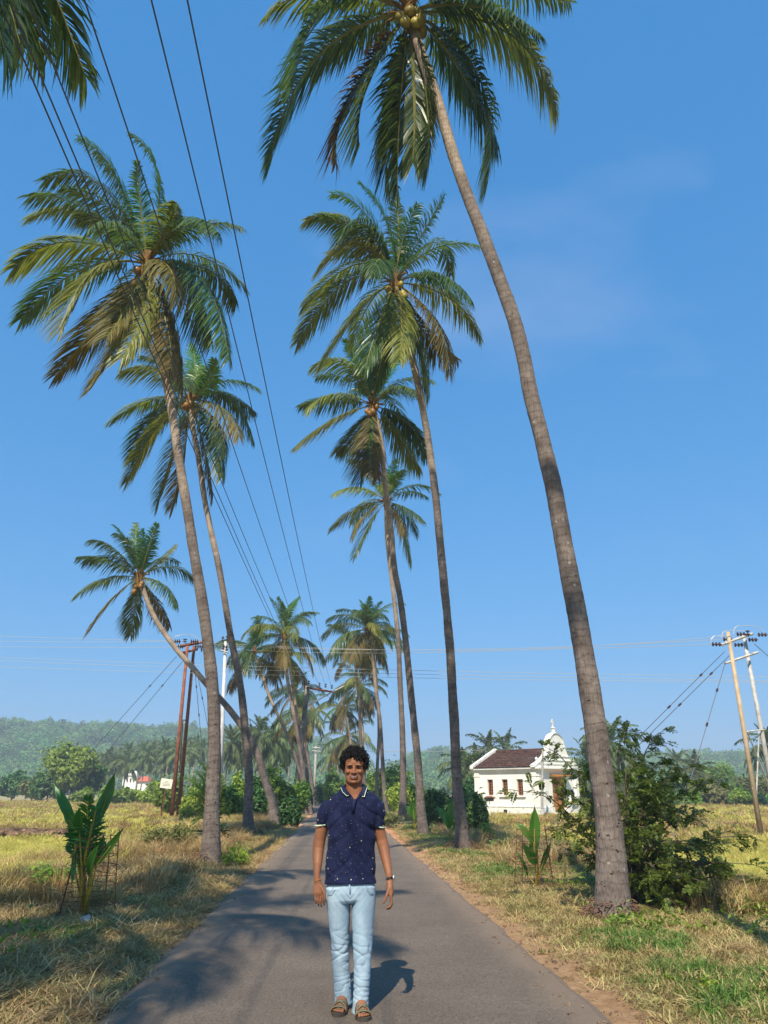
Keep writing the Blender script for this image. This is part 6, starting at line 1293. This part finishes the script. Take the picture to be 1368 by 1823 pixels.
for i in range(len(v)):
    x, y, z = v[i]; sgn = -1 if x < cx_ else 1; lx = x-cx_-sgn*.09
    a = .0025*noise.noise((x*8, y*8, z*4))+.004*noise.noise((x*22+z*9, y*16, z*9+5))*(.3+kn_(z))
    kn = math.exp(-((z-kz+.02)/.13)**2)
    cr_ = math.exp(-((z-cz)/.10)**2)*math.exp(-((x-cx_)/.11)**2); hm_ = math.exp(-((z-.13)/.09)**2)
    gv = lambda q, k_: max(0, 1-abs(q)*k_)**1.5
    a -= .0055*(kn+.05)*gv(noise.noise((x*6+sgn*z*6, y*5+2, z*11+sgn*3)), 4.5)
    a -= .0035*(kn+.05)*gv(noise.noise((x*8-sgn*z*9, y*6+8, z*14+sgn*9)), 4.5)
    a -= .005*hm_*gv(noise.noise((x*9+sgn*z*12, y*8+5, z*24+sgn)), 4)
    a -= .005*cr_*gv(math.sin((z-cz)*60-abs(x-cx_)*70)*.6, 3)
    a += .002*math.sin(z*40+lx*30)*noise.noise((x*5, y*5, z*7+1))
    v[i] += nn[i]*a
setc(me, v); me.materials.append(M['jeans']); jo = link('jeans', me, man)
for (l_, rr, py, dy) in ((596.6, 627, 1783.5, .08), (627.3, 656.3, 1801.5, -.03)):
    c = Q((l_+rr)/2, py, dy); a = (rr-l_)/2*mw(l_, py, dy)+.0015
    MB().tube([c+np.array((a*math.cos(t), .0675*math.sin(t), 0)) for t in np.linspace(0, 6.2832, 28)], [(.0022, .0085)]*28, 6, ref=(1, 0, 0), cap=False).build('hem', M['seam'], jo)
MB().tube([Q(622.5, 1575, -.095), Q(623.5, 1585, -.1), Q(624, 1597, -.08)], [(.006, .004)]*3, 6).build('fly', M['seam'], jo, True)
for s, x0, x1 in ((-1, 583, 596), (1, 665, 652)):
    MB().tube([Q(x0, 1592, -.045), Q((x0+x1)/2, 1588, -.085), Q(x1, 1577, -.1)], .0022, 5).build('pocket_seam', M['seam'], jo)
# --- sandals
for (a, f_, sdv) in ankles:
    root_s = MB(); pts = []; 
    out_ = [(-.075, .0), (-.068, .024), (-.04, .034), (0, .036), (.05, .041), (.10, .049), (.15, .052), (.19, .044), (.215, .022), (.222, 0)]
    ol = [(q, w_) for q, w_ in out_]+[(q, -w_) for q, w_ in out_[::-1][1:-1]]; n = len(ol)
    lo = [a+f_*q+sdv*w_+np.array((0, 0, .002)) for q, w_ in ol]; hi_ = [p+np.array((0, 0, .022)) for p in lo]
    so_ = root_s.add(lo+hi_, [tuple(range(n-1, -1, -1)), tuple(range(n, 2*n))]+[(i, (i+1) % n, n+(i+1) % n, n+i) for i in range(n)]).build('sandal', M['sole'], man)
    def band(q0, q1, h0, h1, w0_, w1_, wid, mat, nm, lift=0, half=0):
        """strap arching over the foot from one side (q0) to the other (q1)"""
        V = []; k = 11
        for i in range(k):
            t = i/(k-1)
            if half: t = t*half
            an = math.pi*t; q = q0+(q1-q0)*t; W_ = w0_+(w1_-w0_)*t; h = h0+(h1-h0)*t
            z = .02+(h)*math.sin(an)**.7+lift; c = a+f_*q+sdv*(W_*math.cos(an))
            for o_ in (-wid/2, wid/2): V.append(c+f_*o_+np.array((0, 0, z-.10*max(0, o_)*math.sin(an))))
        b_ = MB().add(V, [(2*i, 2*i+1, 2*i+3, 2*i+2) for i in range(k-1)]).build(nm, mat, so_, True); m_ = b_.modifiers.new('t', 'SOLIDIFY'); m_.thickness = .004; return b_
    band(.155, .06, .045, .062, .050, .042, .034, M['sandal'], 'strap'); band(.06, .155, .062, .045, .042, .050, .034, M['sandal'], 'strap', .001)
    band(.168, .168, .034, .034, .052, .052, .026, M['sandal'], 'strap', .002); band(.02, .02, .078, .078, .040, .040, .03, M['sandal'], 'strap'); band(-.05, -.05, .075, .075, .033, .033, .03, M['sandal'], 'heel_strap')
    band(.142, .045, .043, .06, .050, .042, .05, M['sandal_orange'], 'lining', -.003); band(.045, .142, .06, .043, .042, .050, .05, M['sandal_orange'], 'lining', -.0035)
    V = []
    for q, h, w_ in ((.0, .10, .014), (.03, .088, .015), (.07, .076, .014), (.11, .066, .013), (.15, .056, .012), (.185, .044, .012)): V += [a+f_*q+sdv*w_+np.array((0, 0, h+.002)), a+f_*q-sdv*w_+np.array((0, 0, h+.002))]
    b_ = MB().add(V, [(2*i, 2*i+1, 2*i+3, 2*i+2) for i in range(5)]).build('centre_strap', M['sandal'], so_, True); b_.modifiers.new('t', 'SOLIDIFY').thickness = .004
    V = []
    for q, h, w_ in ((-.01, .118, .012), (.02, .10, .012), (.05, .09, .01)): V += [a+f_*q+sdv*w_+np.array((0, 0, h)), a+f_*q-sdv*w_+np.array((0, 0, h))]
    b_ = MB().add(V, [(2*i, 2*i+1, 2*i+3, 2*i+2) for i in range(2)]).build('tongue', M['sandal_orange'], so_, True); b_.modifiers.new('t', 'SOLIDIFY').thickness = .004
# --- watch and wrist thread
c = Q(694.2, 1562.5, -.037)
wt = MB().tube([c+np.array((.0285*math.cos(t), .0245*math.sin(t), .003*math.cos(t))) for t in np.linspace(0, 6.2832, 24)], [(.003, .0105)]*24, 6, ref=(1, 0, 0), cap=False).build('watch', M['strap'], man, True)
MB().lathe(c+np.array((.026, -.006, .001)), [(.016, 0), (.019, .003), (.019, .009), (.015, .011)], 16, axis=(1, -.35, .1)).build('watch_case', M['steel'], wt, True)
MB().lathe(c+np.array((-.024, -.012, .0)), [(.006, 0), (.006, .006)], 8, axis=(-1, -.5, 0)).build('buckle', M['steel'], wt)
c = Q(565.5, 1567, -.042); MB().tube([c+np.array((.0295*math.cos(t), .024*math.sin(t), .010*math.cos(t))) for t in np.linspace(0, 6.2832, 24)], .0022, 6, ref=(0, 0, 1), cap=False).build('wrist_thread', M['band'], man)

# ------------------------------------------------------------------ haze
hb = MB().box((0, 300, 45), (3000, 2400, 96)); hz_o = hb.mesh('haze'); m = bpy.data.materials.new('haze'); m.use_nodes = True; t = m.node_tree; t.nodes.clear()
o = N(t, 'ShaderNodeOutputMaterial'); pv = N(t, 'ShaderNodeVolumePrincipled'); pv.inputs['Color'].default_value = (.72, .86, 1, 1); pv.inputs['Density'].default_value = .00085; pv.inputs['Anisotropy'].default_value = 0.0
t.links.new(pv.outputs[0], o.inputs['Volume']); hz_o.materials.append(m); tag(link('haze', hz_o), 'pale blue haze in the air over the fields', 'haze', kind='stuff')
